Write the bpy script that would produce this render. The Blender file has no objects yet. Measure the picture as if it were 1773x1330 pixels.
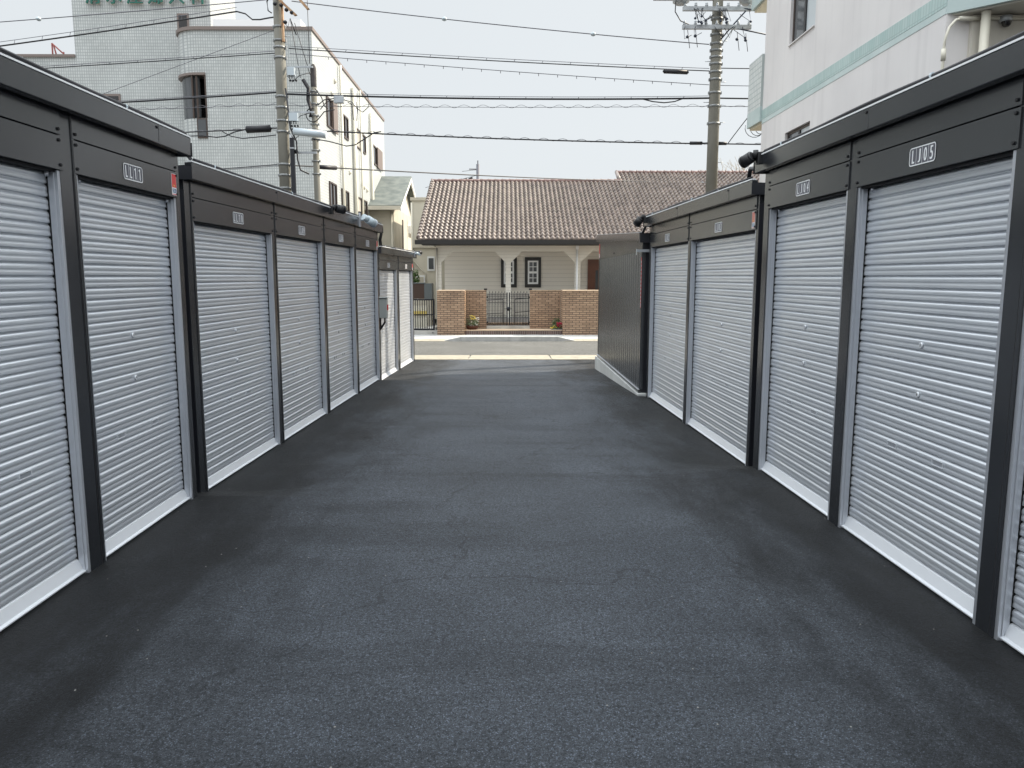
import bpy, math, random
from mathutils import Vector, Matrix, Euler
R = math.radians
random.seed(7)
S = bpy.context.scene
C = S.collection
# ------------------------------------------------------------------ camera
EYE = 1.56
cd = bpy.data.cameras.new('camera'); cam = bpy.data.objects.new('camera', cd); C.objects.link(cam)
cam.location = (0, 0, EYE)
cam.rotation_euler = (R(90) - math.atan(186/1332), 0, -math.atan(9.5/1332))
cd.sensor_width = 36; cd.lens = 36*1332/1773; cd.clip_start = .05; cd.clip_end = 2000
S.camera = cam
# ------------------------------------------------------------------ world, sun, exposure
AZ, EL = R(27), R(38)                     # azimuth from +X towards +Y
w = bpy.data.worlds.new('World'); S.world = w; w.use_nodes = True
nt = w.node_tree; nt.nodes.clear()
sky = nt.nodes.new('ShaderNodeTexSky'); sky.sky_type = 'NISHITA'; sky.sun_disc = False
sky.sun_elevation = EL; sky.sun_rotation = R(90) - AZ
sky.air_density = 1.0; sky.dust_density = 3.0; sky.ozone_density = 1.0; sky.altitude = 20
hs = nt.nodes.new('ShaderNodeHueSaturation'); hs.inputs['Saturation'].default_value = .42
tc = nt.nodes.new('ShaderNodeTexCoord')
cn = nt.nodes.new('ShaderNodeTexNoise'); cn.inputs['Scale'].default_value = 1.6; cn.inputs['Detail'].default_value = 5
cr = nt.nodes.new('ShaderNodeMapRange'); cr.inputs[1].default_value = .3; cr.inputs[2].default_value = .75; cr.inputs[3].default_value = .84; cr.inputs[4].default_value = .93
mx = nt.nodes.new('ShaderNodeMixRGB')
# thin overcast, even low down; unseen zenith boosted far above it to fill shade
sx = nt.nodes.new('ShaderNodeSeparateXYZ'); oc = nt.nodes.new('ShaderNodeMapRange'); oc.inputs[1].default_value = .36; oc.inputs[2].default_value = 1; oc.inputs[3].default_value = 5.6; oc.inputs[4].default_value = 30
ocm = nt.nodes.new('ShaderNodeVectorMath'); ocm.operation = 'SCALE'; ocm.inputs[0].default_value = (.945, 1.0, 1.035)
nt.links.new(sx.outputs[2], oc.inputs[0]); nt.links.new(oc.outputs[0], ocm.inputs['Scale']); nt.links.new(ocm.outputs[0], mx.inputs[2])
bg = nt.nodes.new('ShaderNodeBackground'); bg.inputs[1].default_value = .085
ow = nt.nodes.new('ShaderNodeOutputWorld')
L = nt.links.new
L(tc.outputs['Generated'], sx.inputs[0]); L(tc.outputs['Generated'], cn.inputs['Vector']); L(cn.outputs[0], cr.inputs[0]); L(cr.outputs[0], mx.inputs[0])
L(sky.outputs[0], hs.inputs['Color']); L(hs.outputs[0], mx.inputs[1]); L(mx.outputs[0], bg.inputs[0]); L(bg.outputs[0], ow.inputs[0])
sd = bpy.data.lights.new('sun', 'SUN'); sun = bpy.data.objects.new('sun', sd); C.objects.link(sun)
sd.energy = 3.8; sd.angle = R(.6); sd.color = (1, .90, .74)
sv = Vector((math.cos(EL)*math.cos(AZ), math.cos(EL)*math.sin(AZ), math.sin(EL)))
sun.rotation_euler = sv.to_track_quat('Z', 'Y').to_euler(); sun.location = (20, 20, 30)
S.view_settings.view_transform = 'Standard'; S.view_settings.look = 'None'
S.view_settings.exposure = 0.85; S.view_settings.gamma = 1
S.render.resolution_x = 1024; S.render.resolution_y = 768

# ------------------------------------------------------------------ materials
def base(name, col, rough=.6, metal=0., spec=.5):
    m = bpy.data.materials.new(name); m.use_nodes = True
    b = m.node_tree.nodes['Principled BSDF']
    b.inputs['Base Color'].default_value = (*col, 1); b.inputs['Roughness'].default_value = rough
    b.inputs['Metallic'].default_value = metal; b.inputs['Specular IOR Level'].default_value = spec
    return m
def nd(m, t, **k):
    n = m.node_tree.nodes.new(t)
    for a, v in k.items():
        if hasattr(n, a): setattr(n, a, v)
        else: n.inputs[a.replace('_', ' ')].default_value = v
    return n
def lk(m, a, b): m.node_tree.links.new(a, b)
def coords(m, scale=(1, 1, 1), rot=(0, 0, 0), loc=(0, 0, 0)):
    t = nd(m, 'ShaderNodeTexCoord'); mp = nd(m, 'ShaderNodeMapping')
    mp.inputs['Scale'].default_value = scale; mp.inputs['Rotation'].default_value = rot; mp.inputs['Location'].default_value = loc
    lk(m, t.outputs['Object'], mp.inputs['Vector']); return mp.outputs[0]
def noisy(name, c1, c2, scale=3., rough=.7, metal=0., bump=0., bscale=60., detail=6, lo=.35, hi=.65, stretch=(1, 1, 1), rvar=0., spec=.5):
    m = base(name, c1, rough, metal, spec); b = m.node_tree.nodes['Principled BSDF']
    v = coords(m, stretch)
    n = nd(m, 'ShaderNodeTexNoise', Scale=scale, Detail=detail); lk(m, v, n.inputs['Vector'])
    r = nd(m, 'ShaderNodeValToRGB'); r.color_ramp.elements[0].position = lo; r.color_ramp.elements[1].position = hi
    r.color_ramp.elements[0].color = (*c1, 1); r.color_ramp.elements[1].color = (*c2, 1)
    lk(m, n.outputs[0], r.inputs[0]); lk(m, r.outputs[0], b.inputs['Base Color'])
    if rvar:
        q = nd(m, 'ShaderNodeMapRange'); q.inputs[3].default_value = rough - rvar; q.inputs[4].default_value = rough + rvar
        lk(m, n.outputs[0], q.inputs[0]); lk(m, q.outputs[0], b.inputs['Roughness'])
    if bump:
        n2 = nd(m, 'ShaderNodeTexNoise', Scale=bscale, Detail=4); lk(m, v, n2.inputs['Vector'])
        bp = nd(m, 'ShaderNodeBump', Strength=bump, Distance=.01); lk(m, n2.outputs[0], bp.inputs['Height']); lk(m, bp.outputs[0], b.inputs['Normal'])
    return m
def brick(name, c1, c2, mortar, bw, bh, ms, offset=.5, axis='xz', rough=.7, bump=.3, dirt=.15):
    m = base(name, c1, rough); b = m.node_tree.nodes['Principled BSDF']
    t = nd(m, 'ShaderNodeTexCoord'); s = nd(m, 'ShaderNodeSeparateXYZ'); c = nd(m, 'ShaderNodeCombineXYZ')
    lk(m, t.outputs['Object'], s.inputs[0])
    if axis == 'xz': lk(m, s.outputs[0], c.inputs[0])
    elif axis == 'yz': lk(m, s.outputs[1], c.inputs[0])
    else:
        a = nd(m, 'ShaderNodeMath', operation='ADD'); lk(m, s.outputs[0], a.inputs[0]); lk(m, s.outputs[1], a.inputs[1]); lk(m, a.outputs[0], c.inputs[0])
    lk(m, s.outputs[2], c.inputs[1])
    k = nd(m, 'ShaderNodeTexBrick'); k.offset = offset; k.squash = 1
    k.inputs['Color1'].default_value = (*c1, 1); k.inputs['Color2'].default_value = (*c2, 1); k.inputs['Mortar'].default_value = (*mortar, 1)
    k.inputs['Scale'].default_value = 1; k.inputs['Brick Width'].default_value = bw; k.inputs['Row Height'].default_value = bh; k.inputs['Mortar Size'].default_value = ms
    k.inputs['Mortar Smooth'].default_value = .1
    lk(m, c.outputs[0], k.inputs['Vector'])
    n = nd(m, 'ShaderNodeTexNoise', Scale=1.1, Detail=5); lk(m, t.outputs['Object'], n.inputs['Vector'])
    q = nd(m, 'ShaderNodeMapRange'); q.inputs[1].default_value = .3; q.inputs[2].default_value = .7; q.inputs[3].default_value = 1 - dirt; q.inputs[4].default_value = 1
    lk(m, n.outputs[0], q.inputs[0])
    mu = nd(m, 'ShaderNodeMixRGB', blend_type='MULTIPLY'); mu.inputs[0].default_value = 1
    lk(m, k.outputs[0], mu.inputs[1]); lk(m, q.outputs[0], mu.inputs[2]); lk(m, mu.outputs[0], b.inputs['Base Color'])
    bp = nd(m, 'ShaderNodeBump', Strength=bump, Distance=.008); bp.invert = True; lk(m, k.outputs['Fac'], bp.inputs['Height']); lk(m, bp.outputs[0], b.inputs['Normal'])
    return m
def siding(name, c, pitch, rough=.6, depth=.5):
    m = base(name, c, rough); b = m.node_tree.nodes['Principled BSDF']
    t = nd(m, 'ShaderNodeTexCoord'); s = nd(m, 'ShaderNodeSeparateXYZ'); lk(m, t.outputs['Object'], s.inputs[0])
    a = nd(m, 'ShaderNodeMath', operation='DIVIDE'); a.inputs[1].default_value = pitch; lk(m, s.outputs[2], a.inputs[0])
    f = nd(m, 'ShaderNodeMath', operation='FRACT'); lk(m, a.outputs[0], f.inputs[0])
    r = nd(m, 'ShaderNodeValToRGB'); e = r.color_ramp.elements
    e[0].position = 0; e[0].color = (.45, .45, .45, 1); e[1].position = .09; e[1].color = (1, 1, 1, 1)
    lk(m, f.outputs[0], r.inputs[0])
    mu = nd(m, 'ShaderNodeMixRGB', blend_type='MULTIPLY'); mu.inputs[0].default_value = 1; mu.inputs[1].default_value = (*c, 1)
    lk(m, r.outputs[0], mu.inputs[2]); lk(m, mu.outputs[0], b.inputs['Base Color'])
    bp = nd(m, 'ShaderNodeBump', Strength=depth, Distance=.01); lk(m, r.outputs[0], bp.inputs['Height']); lk(m, bp.outputs[0], b.inputs['Normal'])
    return m

def asphalt(name, c1, c2, rough, speck=.16, bump=1., shade_and_wear=None):
    m = base(name, c1, rough, 0, .3); b = m.node_tree.nodes['Principled BSDF']
    v = coords(m)
    n1 = nd(m, 'ShaderNodeTexNoise', Scale=.9, Detail=8, Roughness=.6); lk(m, v, n1.inputs['Vector'])
    r1 = nd(m, 'ShaderNodeValToRGB'); r1.color_ramp.elements[0].position = .34; r1.color_ramp.elements[1].position = .68
    r1.color_ramp.elements[0].color = (*c1, 1); r1.color_ramp.elements[1].color = (*c2, 1); lk(m, n1.outputs[0], r1.inputs[0])
    if shade_and_wear:
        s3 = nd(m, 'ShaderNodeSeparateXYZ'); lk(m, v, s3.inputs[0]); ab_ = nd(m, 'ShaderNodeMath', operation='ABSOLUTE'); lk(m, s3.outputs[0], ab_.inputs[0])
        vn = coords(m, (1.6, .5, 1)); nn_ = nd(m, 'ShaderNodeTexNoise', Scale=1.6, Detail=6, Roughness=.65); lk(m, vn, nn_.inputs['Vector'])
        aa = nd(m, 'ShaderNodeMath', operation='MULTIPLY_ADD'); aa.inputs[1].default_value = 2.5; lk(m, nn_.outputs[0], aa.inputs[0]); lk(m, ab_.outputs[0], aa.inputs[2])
        mr = nd(m, 'ShaderNodeMapRange'); mr.interpolation_type = 'SMOOTHSTEP'; mr.inputs[1].default_value = 2.0; mr.inputs[2].default_value = 3.3; mr.inputs[3].default_value = 1.15; mr.inputs[4].default_value = .14  # contact shade and dark bitumen along the door rows, put into the colour
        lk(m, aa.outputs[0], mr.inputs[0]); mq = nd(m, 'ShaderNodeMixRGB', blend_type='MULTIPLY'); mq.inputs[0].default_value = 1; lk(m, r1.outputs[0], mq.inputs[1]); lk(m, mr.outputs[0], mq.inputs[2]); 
        vt = coords(m, (.35, 1.9, 1)); nt_ = nd(m, 'ShaderNodeTexNoise', Scale=1., Detail=7, Roughness=.7); lk(m, vt, nt_.inputs['Vector'])  # transverse dark band and shade streaks multiplied into the colour
        mt = nd(m, 'ShaderNodeMapRange'); mt.interpolation_type = 'SMOOTHSTEP'; mt.inputs[1].default_value = .36; mt.inputs[2].default_value = .52; mt.inputs[3].default_value = .72; mt.inputs[4].default_value = 1
        lk(m, nt_.outputs[0], mt.inputs[0]); mw = nd(m, 'ShaderNodeMixRGB', blend_type='MULTIPLY'); mw.inputs[0].default_value = 1; lk(m, mq.outputs[0], mw.inputs[1]); lk(m, mt.outputs[0], mw.inputs[2])
        nf = nd(m, 'ShaderNodeTexNoise', Scale=60., Detail=3, Roughness=.6); lk(m, v, nf.inputs['Vector'])
        mf = nd(m, 'ShaderNodeMapRange'); mf.inputs[1].default_value = .40; mf.inputs[2].default_value = .47; mf.inputs[3].default_value = .5; mf.inputs[4].default_value = 1
        lk(m, nf.outputs[0], mf.inputs[0]); mv = nd(m, 'ShaderNodeMixRGB', blend_type='MULTIPLY'); mv.inputs[0].default_value = 1; lk(m, mw.outputs[0], mv.inputs[1]); lk(m, mf.outputs[0], mv.inputs[2])
        nw = nd(m, 'ShaderNodeTexNoise', Scale=1.3, Detail=6); lk(m, v, nw.inputs['Vector'])
        wv = nd(m, 'ShaderNodeMixRGB', blend_type='ADD'); wv.inputs[0].default_value = 1.1; lk(m, v, wv.inputs[1]); lk(m, nw.outputs['Color'], wv.inputs[2])
        vc = nd(m, 'ShaderNodeTexVoronoi', Scale=.42); vc.feature = 'DISTANCE_TO_EDGE'; lk(m, wv.outputs[0], vc.inputs['Vector'])
        mc = nd(m, 'ShaderNodeMapRange'); mc.inputs[1].default_value = .0; mc.inputs[2].default_value = .006; mc.inputs[3].default_value = .55; mc.inputs[4].default_value = 1
        lk(m, vc.outputs['Distance'], mc.inputs[0]); mk = nd(m, 'ShaderNodeMixRGB', blend_type='MULTIPLY'); mk.inputs[0].default_value = 1; lk(m, mv.outputs[0], mk.inputs[1]); lk(m, mc.outputs[0], mk.inputs[2])
        base_c = mk.outputs[0]
    else: base_c = r1.outputs[0]
    # aggregate: every stone its own tone
    vo = nd(m, 'ShaderNodeTexVoronoi', Scale=250.); lk(m, v, vo.inputs['Vector'])
    sp = nd(m, 'ShaderNodeSeparateColor'); lk(m, vo.outputs['Color'], sp.inputs[0])
    r2 = nd(m, 'ShaderNodeValToRGB'); e = r2.color_ramp.elements
    e[0].position = 0; e[0].color = (.40, .40, .40, 1); e[1].position = .90; e[1].color = (1.35, 1.35, 1.35, 1)
    q = e.new(.94); q.color = (2.5, 2.55, 2.7, 1)
    lk(m, sp.outputs[0], r2.inputs[0])
    mu = nd(m, 'ShaderNodeMixRGB', blend_type='MULTIPLY'); mu.inputs[0].default_value = 1
    lk(m, base_c, mu.inputs[1]); lk(m, r2.outputs[0], mu.inputs[2])
    # rare pale grains of grit
    v3 = nd(m, 'ShaderNodeTexVoronoi', Scale=9.); lk(m, v, v3.inputs['Vector'])
    lt = nd(m, 'ShaderNodeMath', operation='LESS_THAN'); lt.inputs[1].default_value = .035; lk(m, v3.outputs['Distance'], lt.inputs[0])
    m2 = nd(m, 'ShaderNodeMixRGB'); m2.inputs[2].default_value = (speck*2.4, speck*2.3, speck*2.1, 1); lk(m, lt.outputs[0], m2.inputs[0]); lk(m, mu.outputs[0], m2.inputs[1])
    lk(m, m2.outputs[0], b.inputs['Base Color'])
    # pits between stones + coarse roller texture
    n4 = nd(m, 'ShaderNodeTexNoise', Scale=42., Detail=7, Roughness=.75); lk(m, v, n4.inputs['Vector'])
    ad = nd(m, 'ShaderNodeMath', operation='MULTIPLY_ADD'); ad.inputs[1].default_value = -.6
    lk(m, vo.outputs['Distance'], ad.inputs[0]); lk(m, n4.outputs[0], ad.inputs[2])
    bp = nd(m, 'ShaderNodeBump', Strength=bump, Distance=.02); lk(m, ad.outputs[0], bp.inputs['Height']); lk(m, bp.outputs[0], b.inputs['Normal'])
    rr = nd(m, 'ShaderNodeMapRange'); rr.inputs[3].default_value = rough - .12; rr.inputs[4].default_value = rough + .1
    lk(m, n1.outputs[0], rr.inputs[0]); lk(m, rr.outputs[0], b.inputs['Roughness'])
    return m

def stained(name, col, col2, rough=.85, bump=.25):
    m = noisy(name, col, col2, .8, rough, 0, bump, 90, lo=.3, hi=.7); b = m.node_tree.nodes['Principled BSDF']
    v = coords(m, (5, 5, .35)); n = nd(m, 'ShaderNodeTexNoise', Scale=1., Detail=5); lk(m, v, n.inputs['Vector'])
    q = nd(m, 'ShaderNodeMapRange'); q.inputs[1].default_value = .52; q.inputs[2].default_value = .75; q.inputs[3].default_value = 1; q.inputs[4].default_value = .9
    lk(m, n.outputs[0], q.inputs[0])
    old = b.inputs['Base Color'].links[0].from_socket
    mu = nd(m, 'ShaderNodeMixRGB', blend_type='MULTIPLY'); mu.inputs[0].default_value = 1; lk(m, old, mu.inputs[1]); lk(m, q.outputs[0], mu.inputs[2]); lk(m, mu.outputs[0], b.inputs['Base Color'])
    return m

M = {}
M['lot'] = asphalt('fresh_asphalt', (.054, .062, .074), (.088, .100, .118), .55, shade_and_wear=True)
M['street'] = asphalt('old_asphalt', (.085, .082, .075), (.12, .117, .107), .85, .25, .35)
M['earth'] = noisy('earth', (.12, .11, .09), (.2, .18, .15), 2.)
M['conc'] = noisy('concrete', (.33, .32, .30), (.46, .45, .42), 3., .85, 0, .3, 80)
M['curb'] = noisy('pale_concrete', (.25, .225, .175), (.33, .30, .235), 5., .85, 0, .3, 90)
M['greyconc'] = noisy('grey_concrete', (.34, .34, .33), (.44, .435, .42), 4., .85, 0, .3, 90)
M['slab'] = stained('foundation_concrete', (.36, .37, .36), (.52, .53, .52))
M['silver'] = noisy('galvalume', (.60, .63, .675), (.66, .69, .73), 1.5, .29, .58, 0, stretch=(1, 1, 6))
M['rail'] = noisy('anodised_aluminium', (.46, .48, .52), (.55, .57, .61), 2., .42, .7, 0, stretch=(6, 6, .5))
M['bar'] = base('bottom_bar_aluminium', (.66, .68, .71), .42, .4)
M['dark'] = noisy('charcoal_steel', (.019, .021, .025), (.030, .032, .036), 1.6, .21, .12, 0, spec=1., lo=.4, hi=.75, stretch=(1, 1, .35), rvar=.03)
M['gloss'] = noisy('glossy_charcoal_sheet', (.07, .073, .077), (.085, .088, .092), 1.2, .23, .5, 0, rvar=.05, stretch=(1, 1, .3))
M['darker'] = base('navy_and_gap_shade', (.012, .013, .018), .45, 0)
M['black'] = base('black_plastic', (.012, .012, .014), .5)
M['gap'] = base('dark_recess', (.01, .01, .012), .8)
M['screw'] = base('screw_black', (.006, .006, .008), .6)
M['white'] = base('white_paint', (.8, .81, .82), .5)
M['red'] = base('sticker_red', (.62, .03, .03), .4)
M['redrust'] = base('faded_red_steel', (.26, .07, .06), .7)
M['pink'] = base('faded_sticker_red', (.55, .20, .16), .5)
M['blue'] = base('sticker_blue', (.02, .06, .22), .4)
M['navy'] = base('navy_wire', (.014, .024, .05), .5)
M['cyan'] = base('sticker_cyan', (.2, .6, .65), .4)
M['cable'] = base('cable_black', (.012, .012, .016), .55)
M['cablegrey'] = base('cable_grey', (.10, .10, .12), .6)
M['pole'] = noisy('pole_concrete', (.13, .125, .105), (.21, .20, .17), 2.2, .85, 0, .25, 120, stretch=(1, 1, .3))
M['galv'] = noisy('galvanised', (.36, .38, .40), (.5, .52, .54), 8., .5, .5)
M['band'] = noisy('weathered_band', (.20, .205, .205), (.30, .31, .31), 8., .55, .4)
M['box'] = base('pale_blue_grey_box', (.52, .58, .62), .5)
M['rust'] = noisy('rusted_arm', (.36, .19, .10), (.50, .33, .2), 6., .8)
M['wood'] = noisy('dark_pole_cap', (.035, .032, .032), (.08, .07, .07), 8., .8)
M['tile'] = brick('white_tile', (.52, .545, .535), (.60, .62, .61), (.36, .38, .385), .08, .105, .012, 0., 'xy+', .35, .15, .14)
M['trim'] = base('brown_trim', (.20, .16, .145), .5)
M['bronze'] = base('bronze_frame', (.07, .05, .042), .45, .3)
M['shutbrown'] = base('brown_panel', (.16, .125, .11), .5)
M['palepane'] = base('pane_sky_reflection', (.50, .54, .56), .3)  # pale tone is the sky's reflection, put into the pane's colour
M['glass'] = base('window_glass', (.06, .065, .07), .08, 0, .8)
M['glassdark'] = base('dark_glass', (.02, .018, .018), .06, 0, .8)
M['blind'] = base('pale_blind', (.42, .40, .36), .5)
M['green'] = base('sign_green', (.015, .13, .10), .4)
M['ivory'] = base('sign_edge_ivory', (.6, .55, .45), .6)
M['stucco'] = stained('pink_stucco', (.63, .605, .60), (.70, .675, .665))
M['stucco2'] = stained('cream_stucco', (.58, .55, .49), (.66, .63, .56))
M['teal'] = brick('teal_mosaic', (.36, .49, .47), (.43, .54, .52), (.30, .40, .39), .07, .2, .006, 0., 'yz', .4, .15, .1)
M['tealp'] = noisy('teal_paint', (.42, .51, .50), (.50, .58, .57), 2., .5)
M['tealt'] = brick('white_balcony_tile', (.60, .62, .61), (.66, .68, .66), (.40, .45, .44), .11, .11, .012, 0., 'yz', .4, .15, .1)
M['soffit'] = base('beige_soffit', (.62, .56, .44), .8)
M['pipe'] = base('cream_pipe', (.62, .59, .50), .5)
M['siding'] = siding('taupe_siding', (.74, .70, .635), .16)
M['siding2'] = siding('taupe_siding_fine', (.70, .67, .60), .12, depth=.3)
M['porchfloor'] = base('pale_porch_tile', (.55, .53, .48), .6)
M['frame'] = base('taupe_paint', (.47, .44, .39), .6)
M['rooftile'] = noisy('clay_tile', (.085, .064, .056), (.225, .18, .158), 3.4, .38, 0, .1, 60, detail=3, lo=.3, hi=.7)
M['ridge'] = noisy('ridge_tile', (.16, .10, .09), (.26, .17, .15), 5., .6)
M['eave'] = base('black_gutter', (.02, .019, .018), .4)
M['brickw'] = brick('brown_brick', (.29, .19, .125), (.43, .295, .195), (.08, .058, .045), .232, .0715, .010, .5, 'xz', .75, .4, .2)
M['brickl'] = brick('brown_brick_side', (.30, .19, .11), (.42, .26, .15), (.085, .06, .045), .232, .0715, .010, .5, 'yz', .75, .4, .2)
M['brickd'] = brick('dark_step_brick', (.075, .045, .04), (.13, .075, .065), (.20, .17, .15), .075, .16, .010, 0., 'xz', .6, .3, .1)
M['cap'] = base('wall_cap', (.48, .36, .25), .8)
M['iron'] = base('wrought_iron', (.008, .009, .014), .45, .3)
M['door'] = noisy('red_brown_door', (.10, .035, .02), (.16, .06, .035), 3., .4)
M['greyroof'] = noisy('grey_green_shingle', (.085, .10, .095), (.15, .165, .15), 2.5, .8, 0, .3, 30)
M['cream'] = noisy('cream_wall', (.46, .43, .36), (.54, .50, .42), 1.2, .85, 0, .2, 100)
M['cream2'] = noisy('yellow_cream_wall', (.54, .51, .43), (.62, .58, .49), 1.2, .85, 0, .2, 100)
M['boardbr'] = siding('brown_boards', (.075, .045, .035), .085)
M['boxgrey'] = base('slate_grey_metal', (.13, .15, .16), .5)
M['terra'] = base('terracotta', (.11, .045, .03), .8)
M['soil'] = base('soil', (.04, .03, .02), .9)
M['leaf'] = noisy('leaf', (.05, .10, .025), (.11, .17, .05), 30., .6)
M['leaf2'] = noisy('leaf_grey_green', (.09, .13, .06), (.16, .20, .11), 30., .6)
M['fyel'] = base('petal_yellow', (.75, .6, .12), .6)
M['fwht'] = base('petal_white', (.8, .78, .72), .6)
M['fmag'] = base('petal_magenta', (.45, .01, .06), .6)
M['bark'] = noisy('bark', (.30, .27, .23), (.42, .38, .33), 10., .9)
M['swbox'] = base('grey_switch_box', (.30, .32, .31), .5)
M['camwhite'] = base('camera_white', (.50, .57, .61), .4)
M['lens'] = base('lens', (.5, .5, .5), .15, .6)
M['warm'] = base('yellow_light_patch', (.55, .42, .12), .6)

# ------------------------------------------------------------------ mesh helpers
class MB:
    def __init__(s): s.v = []; s.f = []; s.mi = []; s.sm = []; s.mats = []
    def _m(s, m):
        if m not in s.mats: s.mats.append(m)
        return s.mats.index(m)
    def add(s, vs, fs, m, smooth=False):
        o = len(s.v); s.v += [tuple(v) for v in vs]; k = s._m(m)
        for f in fs: s.f.append(tuple(i+o for i in f)); s.mi.append(k); s.sm.append(smooth)
        return s
    def box(s, x0, x1, y0, y1, z0, z1, m):
        x0, x1 = sorted((x0, x1)); y0, y1 = sorted((y0, y1)); z0, z1 = sorted((z0, z1))
        v = [(x, y, z) for z in (z0, z1) for y in (y0, y1) for x in (x0, x1)]
        return s.add(v, [(0, 2, 3, 1), (4, 5, 7, 6), (0, 1, 5, 4), (2, 6, 7, 3), (0, 4, 6, 2), (1, 3, 7, 5)], m)
    def cyl(s, p0, p1, r0, r1, m, n=12, caps=True, smooth=True):
        p0, p1 = Vector(p0), Vector(p1); d = (p1-p0).normalized()
        a = d.orthogonal().normalized(); b = d.cross(a)
        vs = [p + (a*math.cos(2*math.pi*i/n) + b*math.sin(2*math.pi*i/n))*r for p, r in ((p0, r0), (p1, r1)) for i in range(n)]
        s.add(vs, [(i, (i+1) % n, n+(i+1) % n, n+i) for i in range(n)], m, smooth)
        if caps: s.add(vs, [tuple(range(n-1, -1, -1)), tuple(range(n, 2*n))], m)
        return s
    def tube(s, pts, r, m, n=6):
        pts = [Vector(p) for p in pts]; vs = []
        up = Vector((0, 0, 1))
        for i, p in enumerate(pts):
            d = (pts[min(i+1, len(pts)-1)] - pts[max(i-1, 0)]).normalized()
            a = d.cross(up)
            if a.length < .05: a = d.cross(Vector((0, 1, 0)))
            a.normalize(); b = a.cross(d)
            vs += [p + (a*math.cos(2*math.pi*k/n) + b*math.sin(2*math.pi*k/n))*r for k in range(n)]
        fs = [(i*n+k, i*n+(k+1) % n, (i+1)*n+(k+1) % n, (i+1)*n+k) for i in range(len(pts)-1) for k in range(n)]
        s.add(vs, fs, m, True); s.add(vs, [tuple(range(n-1, -1, -1)), tuple((len(pts)-1)*n+k for k in range(n))], m)
        return s
    def prism(s, poly, axis, a0, a1, m, m2=None):
        """extrude a 2-D polygon: axis 'y' -> poly is (x,z); 'x' -> (y,z); 'z' -> (x,y)"""
        def P(u, v, a): return {'y': (u, a, v), 'x': (a, u, v), 'z': (u, v, a)}[axis]
        n = len(poly); vs = [P(u, v, a0) for u, v in poly] + [P(u, v, a1) for u, v in poly]
        s.add(vs, [tuple(range(n)), tuple(range(2*n-1, n-1, -1))], m)
        s.add(vs, [(i, n+i, n+(i+1) % n, (i+1) % n) for i in range(n)], m2 or m)
        return s
    def lathe(s, c, prof, m, n=16):
        vs = [(c[0]+r*math.cos(2*math.pi*k/n), c[1]+r*math.sin(2*math.pi*k/n), c[2]+z) for r, z in prof for k in range(n)]
        s.add(vs, [(i*n+k, i*n+(k+1) % n, (i+1)*n+(k+1) % n, (i+1)*n+k) for i in range(len(prof)-1) for k in range(n)], m, True)
        return s
    def build(s, name, parent=None, bevel=0., fix=True):
        me = bpy.data.meshes.new(name); me.from_pydata(s.v, [], s.f)
        for m in s.mats: me.materials.append(m)
        me.polygons.foreach_set('material_index', s.mi); me.polygons.foreach_set('use_smooth', s.sm); me.update()
        if fix:
            import bmesh
            bm = bmesh.new(); bm.from_mesh(me); bmesh.ops.remove_doubles(bm, verts=bm.verts, dist=1e-5)
            bmesh.ops.recalc_face_normals(bm, faces=bm.faces); bm.to_mesh(me); bm.free()
        o = bpy.data.objects.new(name, me); C.objects.link(o)
        if parent: o.parent = parent
        if bevel:
            b = o.modifiers.new('bevel', 'BEVEL'); b.width = bevel; b.segments = 2; b.limit_method = 'ANGLE'; b.angle_limit = R(50)
        return o
def tag(o, label=None, cat=None, group=None, kind=None):
    if label: o['label'] = label
    if cat: o['category'] = cat
    if group: o['group'] = group
    if kind: o['kind'] = kind
    return o
def empty(name, loc=(0, 0, 0), rz=0., label=None, cat=None, group=None):
    o = bpy.data.objects.new(name, None); o.empty_display_size = .2; C.objects.link(o); o.location = loc; o.rotation_euler = (0, 0, rz)
    return tag(o, label, cat, group)
_tx = {}
def text_geo(ch, ext=0.):
    if (ch, ext) not in _tx:
        cu = bpy.data.curves.new('t', 'FONT'); cu.body = ch; cu.resolution_u = 3; cu.extrude = ext
        o = bpy.data.objects.new('t', cu); C.objects.link(o)
        me = bpy.data.meshes.new_from_object(o.evaluated_get(bpy.context.evaluated_depsgraph_get()))
        vs = [tuple(v.co) for v in me.vertices]; fs = [tuple(p.vertices) for p in me.polygons]
        bpy.data.objects.remove(o); bpy.data.curves.remove(cu); bpy.data.meshes.remove(me)
        _tx[(ch, ext)] = (vs, fs)
    return _tx[(ch, ext)]
def put_text(mb, ch, x0, x1, z0, z1, y, m, ext=0., bold=0.):
    """glyphs stretched to fill x0..x1, z0..z1 on the plane y, facing -y"""
    vs, fs = text_geo(ch, ext)
    xa, xb = min(v[0] for v in vs), max(v[0] for v in vs); za, zb = min(v[1] for v in vs), max(v[1] for v in vs)
    f = lambda v, dx=0: (x0+(v[0]-xa)/(xb-xa)*(x1-x0)+dx, y-v[2], z0+(v[1]-za)/(zb-za)*(z1-z0))
    for k, dx in enumerate((0, bold) if bold else (0,)):
        mb.add([(a, b-k*.0003, c) for a, b, c in (f(v, dx) for v in vs)], fs, m)

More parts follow.
